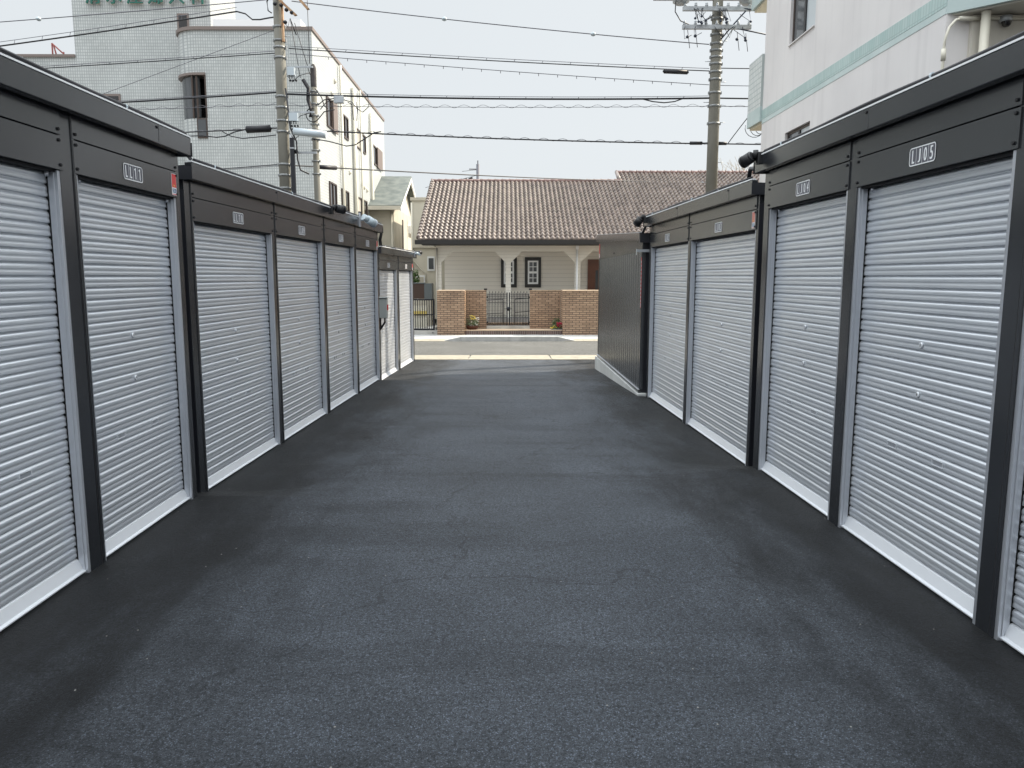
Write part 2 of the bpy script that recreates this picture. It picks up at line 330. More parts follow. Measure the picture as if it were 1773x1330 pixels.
# ------------------------------------------------------------------ ground
def sst(a, b, x):
    t = max(0., min(1., (x-a)/(b-a))); return t*t*(3-2*t)
def pw(pts, y):
    if y <= pts[0][0]: return pts[0][1]
    for (a, p), (b, q) in zip(pts, pts[1:]):
        if y <= b: return p+(q-p)*(y-a)/(b-a)
    return pts[-1][1]
GL = [(5.4, -.004), (5.9, -.115), (12.5, -.118), (14.4, -.385), (17.9, -.40), (18.27, -.405)]
GR = [(6.15, -.004), (6.75, -.128), (10.9, -.138), (16.1, -.37), (18.27, -.405)]
GC = [(4.6, 0.), (7.2, -.10), (8.2, -.13), (11.6, -.15), (15.2, -.35), (18.27, -.41)]
random.seed(3)
bumps = [(random.uniform(-2.4, 2.4), random.uniform(1.5, 15), random.uniform(.15, .55), random.uniform(-.012, .012)) for _ in range(90)]
def gz(x, y):
    t = sst(1.1, 2.05, abs(x)); z = pw(GC, y)*(1-t) + pw(GL if x < 0 else GR, y)*t
    e = .35+.65*sst(.6, 1.6, abs(x))
    if abs(x) < 2.02 and y < 17.6:
        f = 1-sst(1.85, 2.02, abs(x))
        for bx, by, s, h in bumps:
            d = ((x-bx)/s)**2*1.6+((y-by)/s)**2*.5
            if d < 6: z += h*math.exp(-d)*e*f
    return z
g = MB(); g.add([(-400, -400, -.62), (400, -400, -.62), (400, 400, -.62), (-400, 400, -.62)], [(0, 1, 2, 3)], M['earth'])
tag(g.build('ground'), kind='structure')
xs = [-30, -12, -6, -3.5]+[-2.6+i*.05 for i in range(105)]+[3.5, 6, 12, 30]
ys = [-30, -12, -5, -1]+[i*.07 for i in range(4, 261)]+[18.27]
g = MB(); nx = len(xs)
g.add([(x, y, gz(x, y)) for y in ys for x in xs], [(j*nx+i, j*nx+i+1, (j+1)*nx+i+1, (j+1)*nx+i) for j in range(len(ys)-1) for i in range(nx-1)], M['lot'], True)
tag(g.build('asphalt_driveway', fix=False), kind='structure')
g = MB(); g.add([(-60, 19.55, -.425), (60, 19.55, -.425), (60, 23.75, -.425), (-60, 23.75, -.425)], [(0, 1, 2, 3)], M['street'])
tag(g.build('street'), kind='structure')
# near gutter: narrow kerb row + wide cream L gutter, in cast lengths
g = MB(); x = -30.2
while x < 30: g.box(x, x+.592, 18.275, 18.46, -.6, -.398, M['curb']); x += .6+.002
tag(g.build('kerb'), kind='structure')
g = MB(); x = -30.9
while x < 30:
    g.prism([(18.465, -.6), (18.465, -.404), (19.56, -.424), (19.56, -.6)], 'x', x, x+1.965, M['curb']); x += 2.0
tag(g.build('gutter'), kind='structure')
g = MB(); g.box(-60, 60, 18.28, 19.6, -.615, -.45, M['greyconc']); tag(g.build('gutter_bed'), kind='structure')
# far side: sidewalk, raised kerb length with tapered ends, aprons
g = MB(); g.box(-60, 60, 24.35, 27.6, -.61, -.395, M['greyconc']); tag(g.build('sidewalk'), kind='structure')
g = MB()
x = -60
while x < 60:
    if not (-1.9 < x+.3 < 2.1): g.prism([(23.75, -.6), (23.75, -.415), (24.34, -.392), (24.34, -.6)], 'x', x, x+.594, M['curb'])
    x += .6
tag(g.build('kerb_apron'), kind='structure')
g = MB()
def ktop(x): return -.40+.115*sst(-1.9, -1.35, x)*(1-sst(1.6, 2.1, x))
x = -1.92
while x < 2.1:
    a, b = x, min(x+.494, 2.1)
    vs = [(q, y, z) for q in (a, b) for y, z in ((23.76, -.6), (23.78, ktop(q)), (23.93, ktop(q)+.004), (23.93, -.6))]
    g.add(vs, [(0, 1, 2, 3), (4, 7, 6, 5), (0, 4, 5, 1), (1, 5, 6, 2), (2, 6, 7, 3), (0, 3, 7, 4)], M['greyconc']); x += .5
tag(g.build('kerb_stones'), kind='structure')
g = MB(); vs = []
for q in [-1.92+i*.134 for i in range(31)]: vs += [(q, 23.932, ktop(q)), (q, 24.75, ktop(q)*.4-.39*.6), (q, 24.75, -.6), (q, 23.932, -.6)]
g.add(vs, [(i*4+k, i*4+(k+1) % 4, i*4+4+(k+1) % 4, i*4+4+k) for i in range(30) for k in range(4)]+[(0, 1, 2, 3), (120, 123, 122, 121)], M['conc'])
tag(g.build('entry_pavement'), kind='structure')

# ------------------------------------------------------------------ storage rows
PITCH = .0645
PROF = [(0, 9), (.03, 9), (.045, 7), (.07, 1.2), (.10, .3), (.20, 0), (.30, .3), (.40, 1.5), (.48, 1.5), (.57, .3), (.70, .2), (.77, .9), (.80, 1.3), (.93, 7), (.955, 8.6), (.97, 9), (1, 9)]
def shutter_mesh(x0, x1, ztop):
    mb = MB(); z = .079; pts = []
    while z < ztop-.01:
        for u, d in (PROF[:-1]): pts.append((z+u*PITCH, d*.001*1.2))
        z += PITCH
    n = len(pts); vs = []
    for x in (x0, x1): vs += [(x, .058+d, zz) for zz, d in pts]
    mb.add(vs, [(i, n+i, n+i+1, i+1) for i in range(n-1)], M['silver'], False)
    return mb
def storage_row(name, loc, rz, label, x_end, units, numbers, sticker=True, red='red'):
    """local x runs along the doors, -y faces the aisle"""
    root = empty(name, loc, rz, label, 'storage unit', 'rows of storage units')
    H1, HS, HT, F0, F1 = 2.085, 2.255, 2.40, 2.372, 2.49
    xa = units[0][0]-.12
    b = MB()
    b.prism([(.075, -.3), (.075, 2.44), (2.5, 2.30), (2.5, -.3)], 'x', xa+.004, x_end-.004, M['darker'])
    b.build('body', root)
    for xx, s_ in ((xa, -1), (x_end, 1)): MB().box(xx+s_*.0005, xx+s_*.004, .006, 2.49, -.2, 2.30, M['darker']).build('end_panel', root)  # near-black sheet: shade of the narrow gap put into the end wall's colour
    rf = MB(); rf.prism([(-.03, 2.445), (-.03, 2.47), (2.56, 2.33), (2.56, 2.305)], 'x', xa-.03, x_end+.03, M['dark']); rf.build('roof', root)
    f = MB()
    # fascia in lengths that meet at a seam
    xs_ = [xa-.035]
    while xs_[-1]+1.9 < x_end: xs_.append(xs_[-1]+1.85)
    xs_.append(x_end+.035)
    for a, c in zip(xs_, xs_[1:]): f.prism([(-.08, F0), (-.083, F1), (-.031, F1), (-.031, F0+.045), (-.03, F0)], 'x', a+.0012, c-.0012, M['dark'])
    fo = f.build('fascia', root, .004)
    for x in (xa-.0375, x_end+.0375): MB().box(x-.0022, x+.0022, -.086, .12, F0-.004, F1-.03, M['darker']).build('end_cap', fo)
    for x in xs_[1:-1]: MB().cyl((x-.02, -.083, F1-.022), (x-.02, -.090, F1-.022), .009, .009, M['screw'], 8).build('bolt', fo)
    le = MB(); le.box(xa-.035, x_end+.035, -.086, -.05, F1+.0005, F1+.0095, M['white']); le.build('edge_glint', fo)  # white strip painted as the sky's glint on the fascia's top edge
    # soffit and posts
    so = MB(); so.box(xa, x_end, -.0795, .07, F0+.046, F0+.05, M['darker']); so.build('soffit', root)
    edges = [xa]+[q for u in units for q in u]+[x_end]
    for k in range(0, len(edges), 2):
        a, c = edges[k], edges[k+1]
        p = MB(); p.box(a, c, 0, .074, -.12, F0+.03, M['dark'])
        if c-a > .07: p.box(c-.030, c-.024, -.003, .001, -.03, H1, M['gap']); p.box(c-.022, c, -.006, .001, -.03, HT, M['dark'])
        p.build('post', root, .002)
    for (a, c), num in zip(units, numbers):
        for z0, z1 in ((H1, HS-.003), (HS+.003, HT)):
            hp = MB(); hp.box(a-.018, c+.018, -.0085, .06, z0, z1, M['dark'])
            for x in (a+.006, c-.006):
                for z in ((z0+.025, z1-.022) if z0 == H1 else (z0+.025,)): hp.cyl((x, -.008, z), (x, -.016, z), .0085, .0085, M['screw'], 8)
            hp.build('header_panel', root, .002)
        hb = MB(); hb.box(a, c, .012, .057, H1-.012, H1-.001, M['gap'])
        hb.cyl((a+.10, .04, H1-.012), (a+.10, .04, H1-.035), .011, .011, M['rail'], 8); hb.cyl((c-.05, .04, H1-.012), (c-.05, .04, H1-.035), .011, .011, M['rail'], 8)
        hb.box(a+.03, c-.03, .068, .073, H1-.06, H1-.0125, M['rail'])
        hb.build('shutter_stop', root)
        for x, s in ((a, 1), (c, -1)):
            r = MB(); r.box(x, x+s*.022, .002, .052, -.02, H1-.002, M['rail']); r.box(x, x+s*.016, .053, .066, -.02, H1-.002, M['gap'])
            r.box(x+s*.0225, x+s*.027, .018, .030, -.018, H1-.004, M['rail'])
            r.build('guide_rail', root, .0015)
        sh = shutter_mesh(a+.022, c-.022, H1-.02).build('shutter', root, fix=True)
        bb = MB(); bb.prism([(.014, .004), (.014, .012), (.030, .018), (.056, .070), (.072, .077), (.072, .004)], 'x', a+.018, c-.018, M['bar'])
        bb.build('bottom_bar', sh, .002)
        m_ = (a+c)/2
        for z in (1.205, .945):
            k = MB(); k.cyl((m_, .0575, z), (m_, .050, z), .017, .014, M['bar'], 14); k.box(m_-.002, m_+.002, .0492, .0498, z-.007, z+.007, M['gap']); k.build('lock', sh)
        for dx in (-.22, .22):
            k = MB(); x0, x1, z0, z1 = m_+dx-.045, m_+dx+.045, .615, .64
            k.box(x0, x1, .054, .058, z1, z1+.004, M['bar']); k.box(x0, x1, .054, .058, z0-.004, z0, M['bar'])
            k.box(x0-.004, x0, .054, .058, z0-.004, z1+.004, M['bar']); k.box(x1, x1+.004, .054, .058, z0-.004, z1+.004, M['bar']); k.box(x0, x1, .0575, .0585, z0, z1, M['rail'])
            k.build('handle', sh)
        # number plate
        w_, h_ = .118, .046; zc = 2.168; r_ = .018; yp = -.0105
        def rr(wd, ht, rad):
            return [(m_+sx*(wd-rad)+rad*math.cos(t), zc+sz*(ht-rad)+rad*math.sin(t)) for sx, sz, t0 in ((1, 1, 0), (-1, 1, 90), (-1, -1, 180), (1, -1, 270)) for t in [R(t0+q*15) for q in range(7)]]
        o1, i1 = rr(w_, h_, r_), rr(w_-.0055, h_-.0055, r_-.005)
        pl = MB(); n = len(o1)
        pl.prism(i1, 'y', -.0086, yp, M['cablegrey'])
        po = pl.build('number_plate', root)
        lt = MB(); vs = [(a_, yp-.001, b_) for a_, b_ in o1]+[(a_, yp-.001, b_) for a_, b_ in i1]
        lt.add(vs, [(i, (i+1) % n, n+(i+1) % n, n+i) for i in range(n)], M['white'])
        cell = (w_-.009)*2/4
        for q in range(3): xx = m_-w_+.009+cell*(q+1); lt.box(xx-.0009, xx+.0009, yp-.001, yp-.0002, zc-h_+.006, zc+h_-.006, M['white'])
        for q, ch in enumerate(num):
            x0 = m_-w_+.009+cell*q; ww = cell*(.42 if ch in 'LJ1' else .5)
            xs0 = x0+cell*.5-ww/2
            zb, zt = zc-h_+.013, zc+h_-.013
            if ch in 'L1':
                t_ = .0085
                if ch == 'L': lt.box(xs0, xs0+t_, yp-.0009, yp-.0002, zb, zt, M['white']); lt.box(xs0+t_+.0001, xs0+ww, yp-.0009, yp-.0002, zb, zb+.009, M['white'])
                else: lt.box(xs0+.010, xs0+.010+t_, yp-.0009, yp-.0002, zb, zt, M['white']); lt.box(xs0+.001, xs0+.0099, yp-.0009, yp-.0002, zt-.014, zt-.005, M['white'])
                continue
            put_text(lt, ch, xs0, xs0+ww-.003, zc-h_+.013, zc+h_-.013, yp-.0008, M['white'], 0, .0045)
        lt.build('lettering', po, fix=False)
    if sticker:
        x1 = units[-1][1]+.0-.005; x0 = x1-.072; st = MB()
        st.box(x0, x1, -.0098, -.0088, 2.098, 2.238, M['white']); st.box(x0+.003, x1-.003, -.0103, -.0099, 2.148, 2.235, M[red]); st.box(x0+.003, x1-.003, -.0103, -.0099, 2.101, 2.106, M[red])
        put_text(st, 'SE', x0+.006, x0+.026, 2.113, 2.14, -.0104, M['blue'], 0, .002); st.box(x0+.03, x0+.036, -.0103, -.0099, 2.112, 2.142, M['cyan'])
        put_text(st, 'OM', x0+.042, x1-.008, 2.113, 2.14, -.0104, M['blue'], 0, .002); put_text(st, 'C', x0+.0295, x0+.040, 2.113, 2.14, -.0106, M['blue'], 0, .002)
        put_text(st, 'ALSOK'[0:0] or '~', x0+.024, x0+.046, 2.155, 2.167, -.0105, M['fyel'])
        st.build('security_sticker', root, fix=False)
    return root
def on(rx, x, y, z):  # local -> world for a row root
    return rx.matrix_world @ Vector((x, y, z))

def at_line(a, b, y): return a+b*y
# left A: plane x=-2.225, y 1.24..5.38
LAr = storage_row('storage_unit_row', (-2.225, 0, 0), R(90), 'nearest charcoal storage row on the left with silver roller doors and red sticker', 5.385,
    [(1.38, 2.60), (2.74, 3.96), (4.10, 5.32)], ['LL13', 'LL12', 'LL11'])
def row_left(y0, a, b, base_z, yend, yus, nums, label, **k):
    ang = -math.atan(b); x0 = a+b*y0; f = 1/math.cos(ang)
    return storage_row('storage_unit_row', (x0, y0, base_z), R(90)+ang, label, (yend-y0)*f, [((p-y0)*f, (q-y0)*f) for p, q in yus], nums, **k)
LBr = row_left(5.76, -2.5815, .0403, -.112, 12.61, [(5.878, 7.613), (7.715, 9.366), (9.472, 10.977), (11.068, 12.544)], ['LL10', 'LL09', 'LL08', 'LL07'],
    'middle charcoal storage row on the left with four shaded silver roller doors')
LCr = row_left(14.24, -3.127, .0539, -.39, 17.96, [(14.37, 16.043), (16.242, 17.886)], ['LL06', 'LL05'],
    'farthest storage row on the left, low by the street, with two sunlit roller doors')
def row_right(y1, a, b, base_z, yend, yus, nums, label, **k):
    # local x runs towards the camera; y1 is the far end
    ang = -math.atan(b); x0 = a+b*y1; f = 1/math.cos(ang)
    return storage_row('storage_unit_row', (x0, y1, base_z), R(-90)+ang, label, (y1-yend)*f, [((y1-q)*f, (y1-p)*f) for p, q in yus], nums, **k)
RAr = row_right(6.242, 2.200, -.024, 0, 1.55, [(4.801, 6.122), (3.288, 4.673), (1.72, 3.16)], ['LJ04', 'LJ05', 'LJ06'],
    'nearest charcoal storage row on the right with a black spotlight on its far corner', sticker=False)
RBr = row_right(10.88, 2.3818, -.0358, -.125, 6.65, [(8.856, 10.763), (6.709, 8.746)], ['LJ02', 'LJ03'],
    'middle charcoal storage row on the right with two silver doors and pale red sticker', red='pink')
bpy.context.view_layer.update()

# right C: side wall of the unit that faces the street
rc = empty('storage_unit', (1.918, 10.98, -.1), 0, 'dark storage unit turned to the street, showing its ribbed side wall on a concrete base', 'storage unit')
YL = 5.12
w_ = MB(); n = int(YL/.0265); pts = []
for i in range(n+1):
    y = .05+i*(YL-.1)/n; k = i % 8
    pts.append((y, {0: 0, 1: .012, 2: .013, 3: .013, 4: .001, 5: .006, 6: .006, 7: .0}[k]))
vs = [(x, y, z) for z in (.045, 2.012) for y, x in pts]
w_.add(vs, [(i, i+1, n+2+i, n+1+i) for i in range(n)], M['gloss'], True)
w_.build('ribbed_wall', rc, fix=False)
b = MB(); b.prism([(.006, 0), (YL-.006, 0), (YL-.006, 2.38), (.006, 2.15)], 'x', .016, 2.6, M['darker']); b.build('body', rc)
t = MB(); t.prism([(0, 2.013), (YL, 2.013), (YL, 2.42), (0, 2.18)], 'x', -.002, .0155, M['gloss']); t.build('upper_panel', rc)
f = MB(); f.prism([(-.03, 2.16), (YL+.05, 2.375), (YL+.05, 2.515), (-.03, 2.27)], 'x', -.055, -.0025, M['dark']); fo = f.build('fascia', rc, .004)
q = MB(); q.box(-.058, .5, -.10, -.0305, 2.13, 2.262, M['darker']); q.build('end_cap', fo)
q = MB(); q.prism([(-.03, 2.2702), (YL+.05, 2.5152), (YL+.05, 2.5202), (-.03, 2.2752)], 'x', -.057, -.03, M['bar']); q.build('edge_glint', fo)  # pale strip, sky glint of the fascia edge put into its colour
q = MB(); q.prism([(-.02, 2.20), (YL+.04, 2.44), (YL+.04, 2.46), (-.02, 2.22)], 'x', -.0024, 2.65, M['dark']); q.build('roof', rc)
q = MB(); q.box(-.02, .02, 0, YL, -.005, .042, M['dark']); q.box(-.03, .0, -.01, YL+.01, .0425, .047, M['rail']); q.build('base_rail', rc)
q = MB(); q.box(-.006, .05, .002, .048, .048, 2.012, M['dark']); q.build('post', rc)
q = MB(); q.box(-.006, .05, YL-.048, YL-.002, .048, 2.012, M['dark']); q.build('post', rc)
q = MB(); q.cyl((-.003, 2.9, 2.07), (-.012, 2.9, 2.07), .016, .016, M['screw'], 10); q.build('bolt', rc)
q = MB(); q.box(-.0085, -.0062, .012, .042, 1.22, 1.93, M['red'])
z = 1.88
while z > 1.32: q.box(-.0092, -.0086, .018, .036, z-.03, z, M['white']); z -= .055
q.box(-.0092, -.0086, .018, .036, 1.225, 1.29, M['white']); q.build('warning_strip', rc)
q = MB(); q.box(-.0058, -.0025, YL-.12, YL-.03, 2.04, 2.32, M['red']); q.box(-.0064, -.0059, YL-.115, YL-.035, 2.045, 2.12, M['white']); q.build('security_sticker', rc)
q = MB(); q.prism([(-.12, -.6), (YL+.1, -.6), (YL+.1, -.006), (-.12, -.006)], 'x', -.045, 2.5, M['slab']); q.build('concrete_base', rc)

# ------------------------------------------------------------------ things on the roofs
def conduit(row, xa, xe, label, drop=None):
    mb = MB(); pts = []; n = int((xe-xa)/.12)
    for i in range(n+1):
        x = xa+(xe-xa)*i/n; pts.append(on(row, x, -.066+.004*math.sin(x*3), 2.514+.003*math.sin(x*4.3)))
    if drop: pts += [Vector(p) for p in drop]
    mb.tube(pts, .013, M['cable'], 8)
    x = xa+.35
    o = mb.build('cable')
    tag(o, label, 'cable', 'black cables along the storage roofs')
    k = MB()
    while x < xe:
        p = on(row, x, -.066, 2.515); k.cyl(p-Vector((0, .006, 0)), p+Vector((0, .006, 0)), .015, .015, M['camwhite'], 8); x += .95
    k.build('cable_tie', o)
conduit(LAr, .4, 5.36, 'black cable along the roof edge of the nearest left row, dropping at its far end', [on(LBr, -.03, -.05, 2.545), on(LBr, .03, -.05, 2.52)])
conduit(LBr, .05, 6.82, 'black cable along the roof edge of the middle left row')
conduit(LCr, .05, 3.6, 'black cable along the roof edge of the sunlit left row')
conduit(RAr, .15, 4.6, 'black cable along the roof edge of the nearest right row')
conduit(RBr, .12, 4.2, 'black cable along the roof edge of the middle right row')
def bent(p, r, label, m=None):
    o = MB().tube(p, r, m or M['cable'], 8).build('cable'); tag(o, label, 'cable', 'black cables along the storage roofs')
bent([on(RAr, .16, -.05, 2.46), on(RAr, .02, -.06, 2.40), on(RBr, 4.12, -.05, 2.60), on(RBr, 4.08, -.05, 2.51)], .018, 'thick black cable dropping from the nearest right row to the middle right row')
for k, dx in enumerate((0, .06)):
    bent([on(LBr, 6.80+dx*.2, -.05, 2.44), on(LBr, 6.93+dx, -.04, 2.36), on(LCr, -.02+dx*2, -.05, 2.62), on(LCr, .04+dx*2, -.05, 2.51)], .017,
         ('left' if k == 0 else 'right')+' one of two black cables dropping from the middle left row to the sunlit row')
bent([on(RBr, .06, -.05, 2.42), on(RBr, -.05, -.08, 2.30), Vector((1.93, 11.12, 2.16)), Vector((1.95, 11.3, 2.19))], .018, 'black cable curling from the spotlight down onto the ribbed unit roof')

def spot(row, x, dirv, label, lens=False, sc=1.):
    p = on(row, x, -.09, 2.50); root = empty('spotlight', p, row.rotation_euler.z, label, 'spotlight', 'black spotlights on the roof edges')
    b = MB(); b.box(-.03*sc, .03*sc, -.02, .05, -.075*sc, .015, M['black']); b.box(-.03*sc, .09*sc, .03, .16, .016, .026, M['black']); b.build('clamp', root, .004)
    d = Vector(dirv).normalized()
    a = MB(); e = Vector((0, -.045, -.01)); a.tube([(0, -.01, -.01), (0, -.03, -.005), tuple(e)], .014*sc, M['black'], 8); h0 = e+d*.01
    a.cyl((0, -.03, -.03), (0, -.03, .03), .02*sc, .02*sc, M['black'], 12); a.build('arm', root)
    h = MB(); h.cyl(h0, h0+d*.012*sc, .034*sc, .044*sc, M['black'], 20); h.cyl(h0+d*.012*sc, h0+d*.088*sc, .045*sc, .047*sc, M['black'], 20); h.cyl(h0+d*.088*sc, h0+d*.105*sc, .049*sc, .047*sc, M['black'], 20)
    hd = h.build('lamp_head', root)
    l = MB(); l.cyl(h0+d*.1055*sc, h0+d*.109*sc, .04*sc, .04*sc, M['lens'] if lens else M['gap'], 20); l.build('lens', hd)
    return root
spot(RAr, .10, (-.75, -.45, -.35), 'black spotlight clamped to the far corner of the nearest right storage row')
spot(RBr, .10, (-.55, -.5, -.75), 'black spotlight clamped to the far corner of the middle right storage row', sc=1.15)
spot(LBr, 3.75, (.7, -.6, -.1), 'black spotlight clamped on the middle left row beside the white camera', sc=1.1)
spot(LCr, 3.55, (.6, -.8, .0), 'small spotlight with pale lens at the street end of the sunlit row', True, .95)
def camera_thing(row, x, dirv, sc, label):
    p = on(row, x, -.09, 2.46); root = empty('security_camera', p, row.rotation_euler.z, label, 'security camera', 'white security cameras')
    b = MB(); b.box(-.05*sc, .0, -.012, .01, -.09*sc, .08*sc, M['rail']); b.box(-.025*sc, .03*sc, -.01, .02, -.02*sc, .10*sc, M['black']); b.build('bracket', root, .003)
    d = Vector(dirv).normalized(); o = Vector((.02*sc, -.07*sc, .02*sc))
    a = MB(); a.tube([(-.02*sc, -.012, 0), (-.02*sc, -.04*sc, 0), tuple(o)], .014*sc, M['camwhite'], 8); a.build('arm', root)
    h = MB(); h.cyl(o-d*.05*sc, o+d*.03*sc, .036*sc, .036*sc, M['camwhite'], 20); h.cyl(o+d*.03*sc, o+d*.155*sc, .050*sc, .050*sc, M['camwhite'], 20); h.cyl(o+d*.155*sc, o+d*.17*sc, .055*sc, .055*sc, M['rail'], 20); hd = h.build('housing', root)
    l = MB(); l.cyl(o+d*.1705*sc, o+d*.173*sc, .045*sc, .045*sc, M['gap'], 20); l.build('lens', hd)
camera_thing(LBr, 5.25, (.85, -.45, -.35), 1.12, 'big pale bullet camera on the middle left storage row')
camera_thing(LCr, 3.5, (.9, -.5, -.15), .7, 'small white camera under the spotlight at the street end of the sunlit row')
# switch box between left rows
sb = empty('switch_box', (-2.28, 13.95, .98), R(3), 'grey electrical switch box with black cable beside the sunlit doors', 'switch box')
b = MB(); b.box(-.09, .13, -.12, .10, -.16, .20, M['swbox']); b.build('cabinet', sb, .008)
b = MB(); b.box(-.10, .145, -.135, .11, .201, .215, M['swbox']); b.build('lid', sb, .004)
b = MB(); b.box(.1305, .15, -.04, -.01, -.02, .08, M['red']); b.build('switch', sb)
b = MB(); b.tube([(0, 0, -.161), (0, 0, -.3), (-.06, .03, -.38), (-.12, .1, -.42), (-.12, .1, -1.36)], .02, M['cable'], 8); b.tube([(.08, 0, -.161), (.08, 0, -.24), (.0, .03, -.36), (-.07, .08, -.42)], .018, M['cable'], 8); b.build('cable', sb)
b = MB(); b.box(-.25, -.0905, .05, .09, -1.36, .15, M['darker']); b.build('mount_post', sb)
# silver bracket arm at the right row end
b = MB(); b.box(1.83, 2.06, 10.93, 10.975, 1.93, 1.938, M['galv']); b.box(1.83, 2.06, 10.93, 10.936, 1.90, 1.9295, M['galv']); b.box(1.826, 1.8295, 10.925, 10.98, 1.86, 1.945, M['galv'])
tag(b.build('bracket'), 'silver channel bracket sticking out from the end of the middle right row', 'bracket')

# ------------------------------------------------------------------ house across the street
hs_ = empty('house', (0, 28.6, -.4), 0, 'single storey house with brown wavy tile roof and taupe arcade porch', 'house')
def hb(x0, x1, y0, y1, z0, z1, m, name, par=hs_): o = MB().box(x0, x1, y0-28.6, y1-28.6, z0+.4, z1+.4, m).build(name, par); return o
X = lambda px: (px-877)*.02118
# arcade front with chamfered openings
def arcade(x0, x1, opens, name):
    mb = MB(); zt = 2.78+.4; z1, z2 = 2.49+.4, 2.07+.4; zb = -.1
    poly = [(x0, zb), (x0, zt), (x1, zt), (x1, zb)]
    for a, b_, c, d in reversed(opens): poly += [(d, zb), (d, z2), (c, z1), (b_, z1), (a, z2), (a, zb)]
    mb.prism(poly, 'y', 0, .16, M['siding2']); return mb.build(name, hs_)
arcade(-2.58, 9.5, [(X(764), X(783.4), X(855.8), X(875.5)), (X(884.7), X(904.5), X(976), X(995.8)), (X(1005), X(1026), 4.9, 5.35)], 'porch_front')
hb(-2.4, 12, 30.2, 33, -.35, 2.9, M['siding'], 'wall'); hb(-2.45, 12, 33.001, 38, -.35, 2.9, M['cream'], 'rear_wall')
hb(-2.55, 12, 28.65, 30.19, -.45, -.05, M['porchfloor'], 'porch_floor'); hb(-2.5, 12, 28.77, 30.19, 2.60, 2.72, M['white'], 'porch_ceiling')
def house_window(px0, px1):
    x0, x1 = (px0-877)*.02237, (px1-877)*.02237; z0, z1 = 1.14, 2.30; y = 30.198
    o = hb(x0, x1, y-.05, y, z0, z1, M['eave'], 'window')
    tr = MB(); a0, a1, b0, b1 = x0+.11, x1-.11, z0+.13, z1-.13; Y = y-28.6; f = lambda z: z+.4
    tr.box(a0, a0+.06, Y-.085, Y-.0505, f(b0), f(b1), M['white']); tr.box(a1-.06, a1, Y-.085, Y-.0505, f(b0), f(b1), M['white'])
    tr.box(a0+.0601, a1-.0601, Y-.085, Y-.0505, f(b0), f(b0+.07), M['white']); tr.box(a0+.0601, a1-.0601, Y-.085, Y-.0505, f(b1-.06), f(b1), M['white'])
    zm = (b0+b1)/2; tr.box(a0+.0601, a1-.0601, Y-.083, Y-.0505, f(zm-.04), f(zm+.04), M['white']); xm = (a0+a1)/2
    for q0, q1 in ((b0+.0701, zm-.0401), (zm+.0401, b1-.0601)):
        tr.box(xm-.012, xm+.012, Y-.08, Y-.062, f(q0), f(q1), M['white'])
        tr.box(a0+.0602, xm-.0121, Y-.08, Y-.062, f((q0+q1)/2-.012), f((q0+q1)/2+.012), M['white']); tr.box(xm+.0121, a1-.0602, Y-.08, Y-.062, f((q0+q1)/2-.012), f((q0+q1)/2+.012), M['white'])
    tr.build('frame', o); gl = MB().box(a0+.0602, a1-.0602, Y-.061, Y-.0508, f(b0+.0701), f(b1-.0601), M['glass']).build('pane', o)
    return o
house_window(867.5, 895); house_window(909, 937)
d = hb(X(1018)*1.056, X(1018)*1.056+.95, 30.13, 30.197, -.05, 2.22, M['door'], 'door')
o = MB().box(X(1018)*1.056+.30, X(1018)*1.056+.40, 1.51, 1.528, .9, 2.2, M['glass']).build('pane', d)
def downpipe(x, y, z0, z1, m=M['white'], r=.035, par=hs_, off=28.6):
    MB().cyl((x, y-off, z0+.4), (x, y-off, z1+.4), r, r, m, 10).build('downpipe', par)
downpipe(X(999.5), 28.55, -.4, 2.66); downpipe(X(756.5), 28.55, -.4, 2.6, M['frame'])
hb(X(997), X(1002), 28.5, 28.58, 2.55, 2.68, M['white'], 'downpipe_head')
# roof
YE, ZE, SL = 28.1, 2.86, .472
def roof_slope(name, x0, x1, y0, y1, z0):
    u = math.hypot(1, SL); rows = int(round((y1-y0)*u/.305)); px = .1775
    nxx = int((x1-x0)/px*6); mb = MB(); vs = []
    nor = Vector((0, -SL, 1)).normalized(); dr = Vector((0, 1, SL)).normalized(); cnt = 0
    for r in range(rows):
        rl = (y1-y0)*u/rows
        for k, (t, h) in enumerate(((0, 0), (0.0, .075), (.5, .045), (1.06, .004))):
            s = (r+t)*rl
            for i in range(nxx+1):
                x = x0+(x1-x0)*i/nxx; ph = 2*math.pi*((x-x0)/px + .0)
                wv = .042*(math.sin(ph)+.28*math.sin(2*ph+.5)) if not (k == 0) else -.03
                sc = -.06*(.5+.5*math.sin(ph)) if k in (0, 1) else 0
                p = Vector((x, y0-28.6, z0+.4))+dr*(s+sc)+nor*(h+wv+.02)
                vs.append(p)
    n = nxx+1
    fs = [((4*r+k)*n+i, (4*r+k)*n+i+1, (4*r+k+1)*n+i+1, (4*r+k+1)*n+i) for r in range(rows) for k in range(3) for i in range(nxx)]
    mb.add(vs, fs, M['rooftile'], True); return mb.build(name, hs_, fix=False)
yr1 = 33.8; zr1 = ZE+SL*(yr1-YE); yr2 = 34.86; zr2 = ZE+SL*(yr2-YE)
rA = roof_slope('roof', -3.16, 12.4, YE, yr1, ZE); rB = roof_slope('upper_roof', 4.85, 12.4, yr1, yr2, zr1)
b = MB(); b.prism([(YE-28.6, ZE+.36), (yr1-28.6, zr1+.36), (39.5-28.6, ZE+.36)], 'x', -3.05, 12.3, M['frame']); b.prism([(yr1-28.59, zr1+.36), (yr2-28.6, zr2+.36), (yr2+1-28.6, zr2-.1)], 'x', 4.9, 12.3, M['frame']); b.build('roof_deck', hs_)
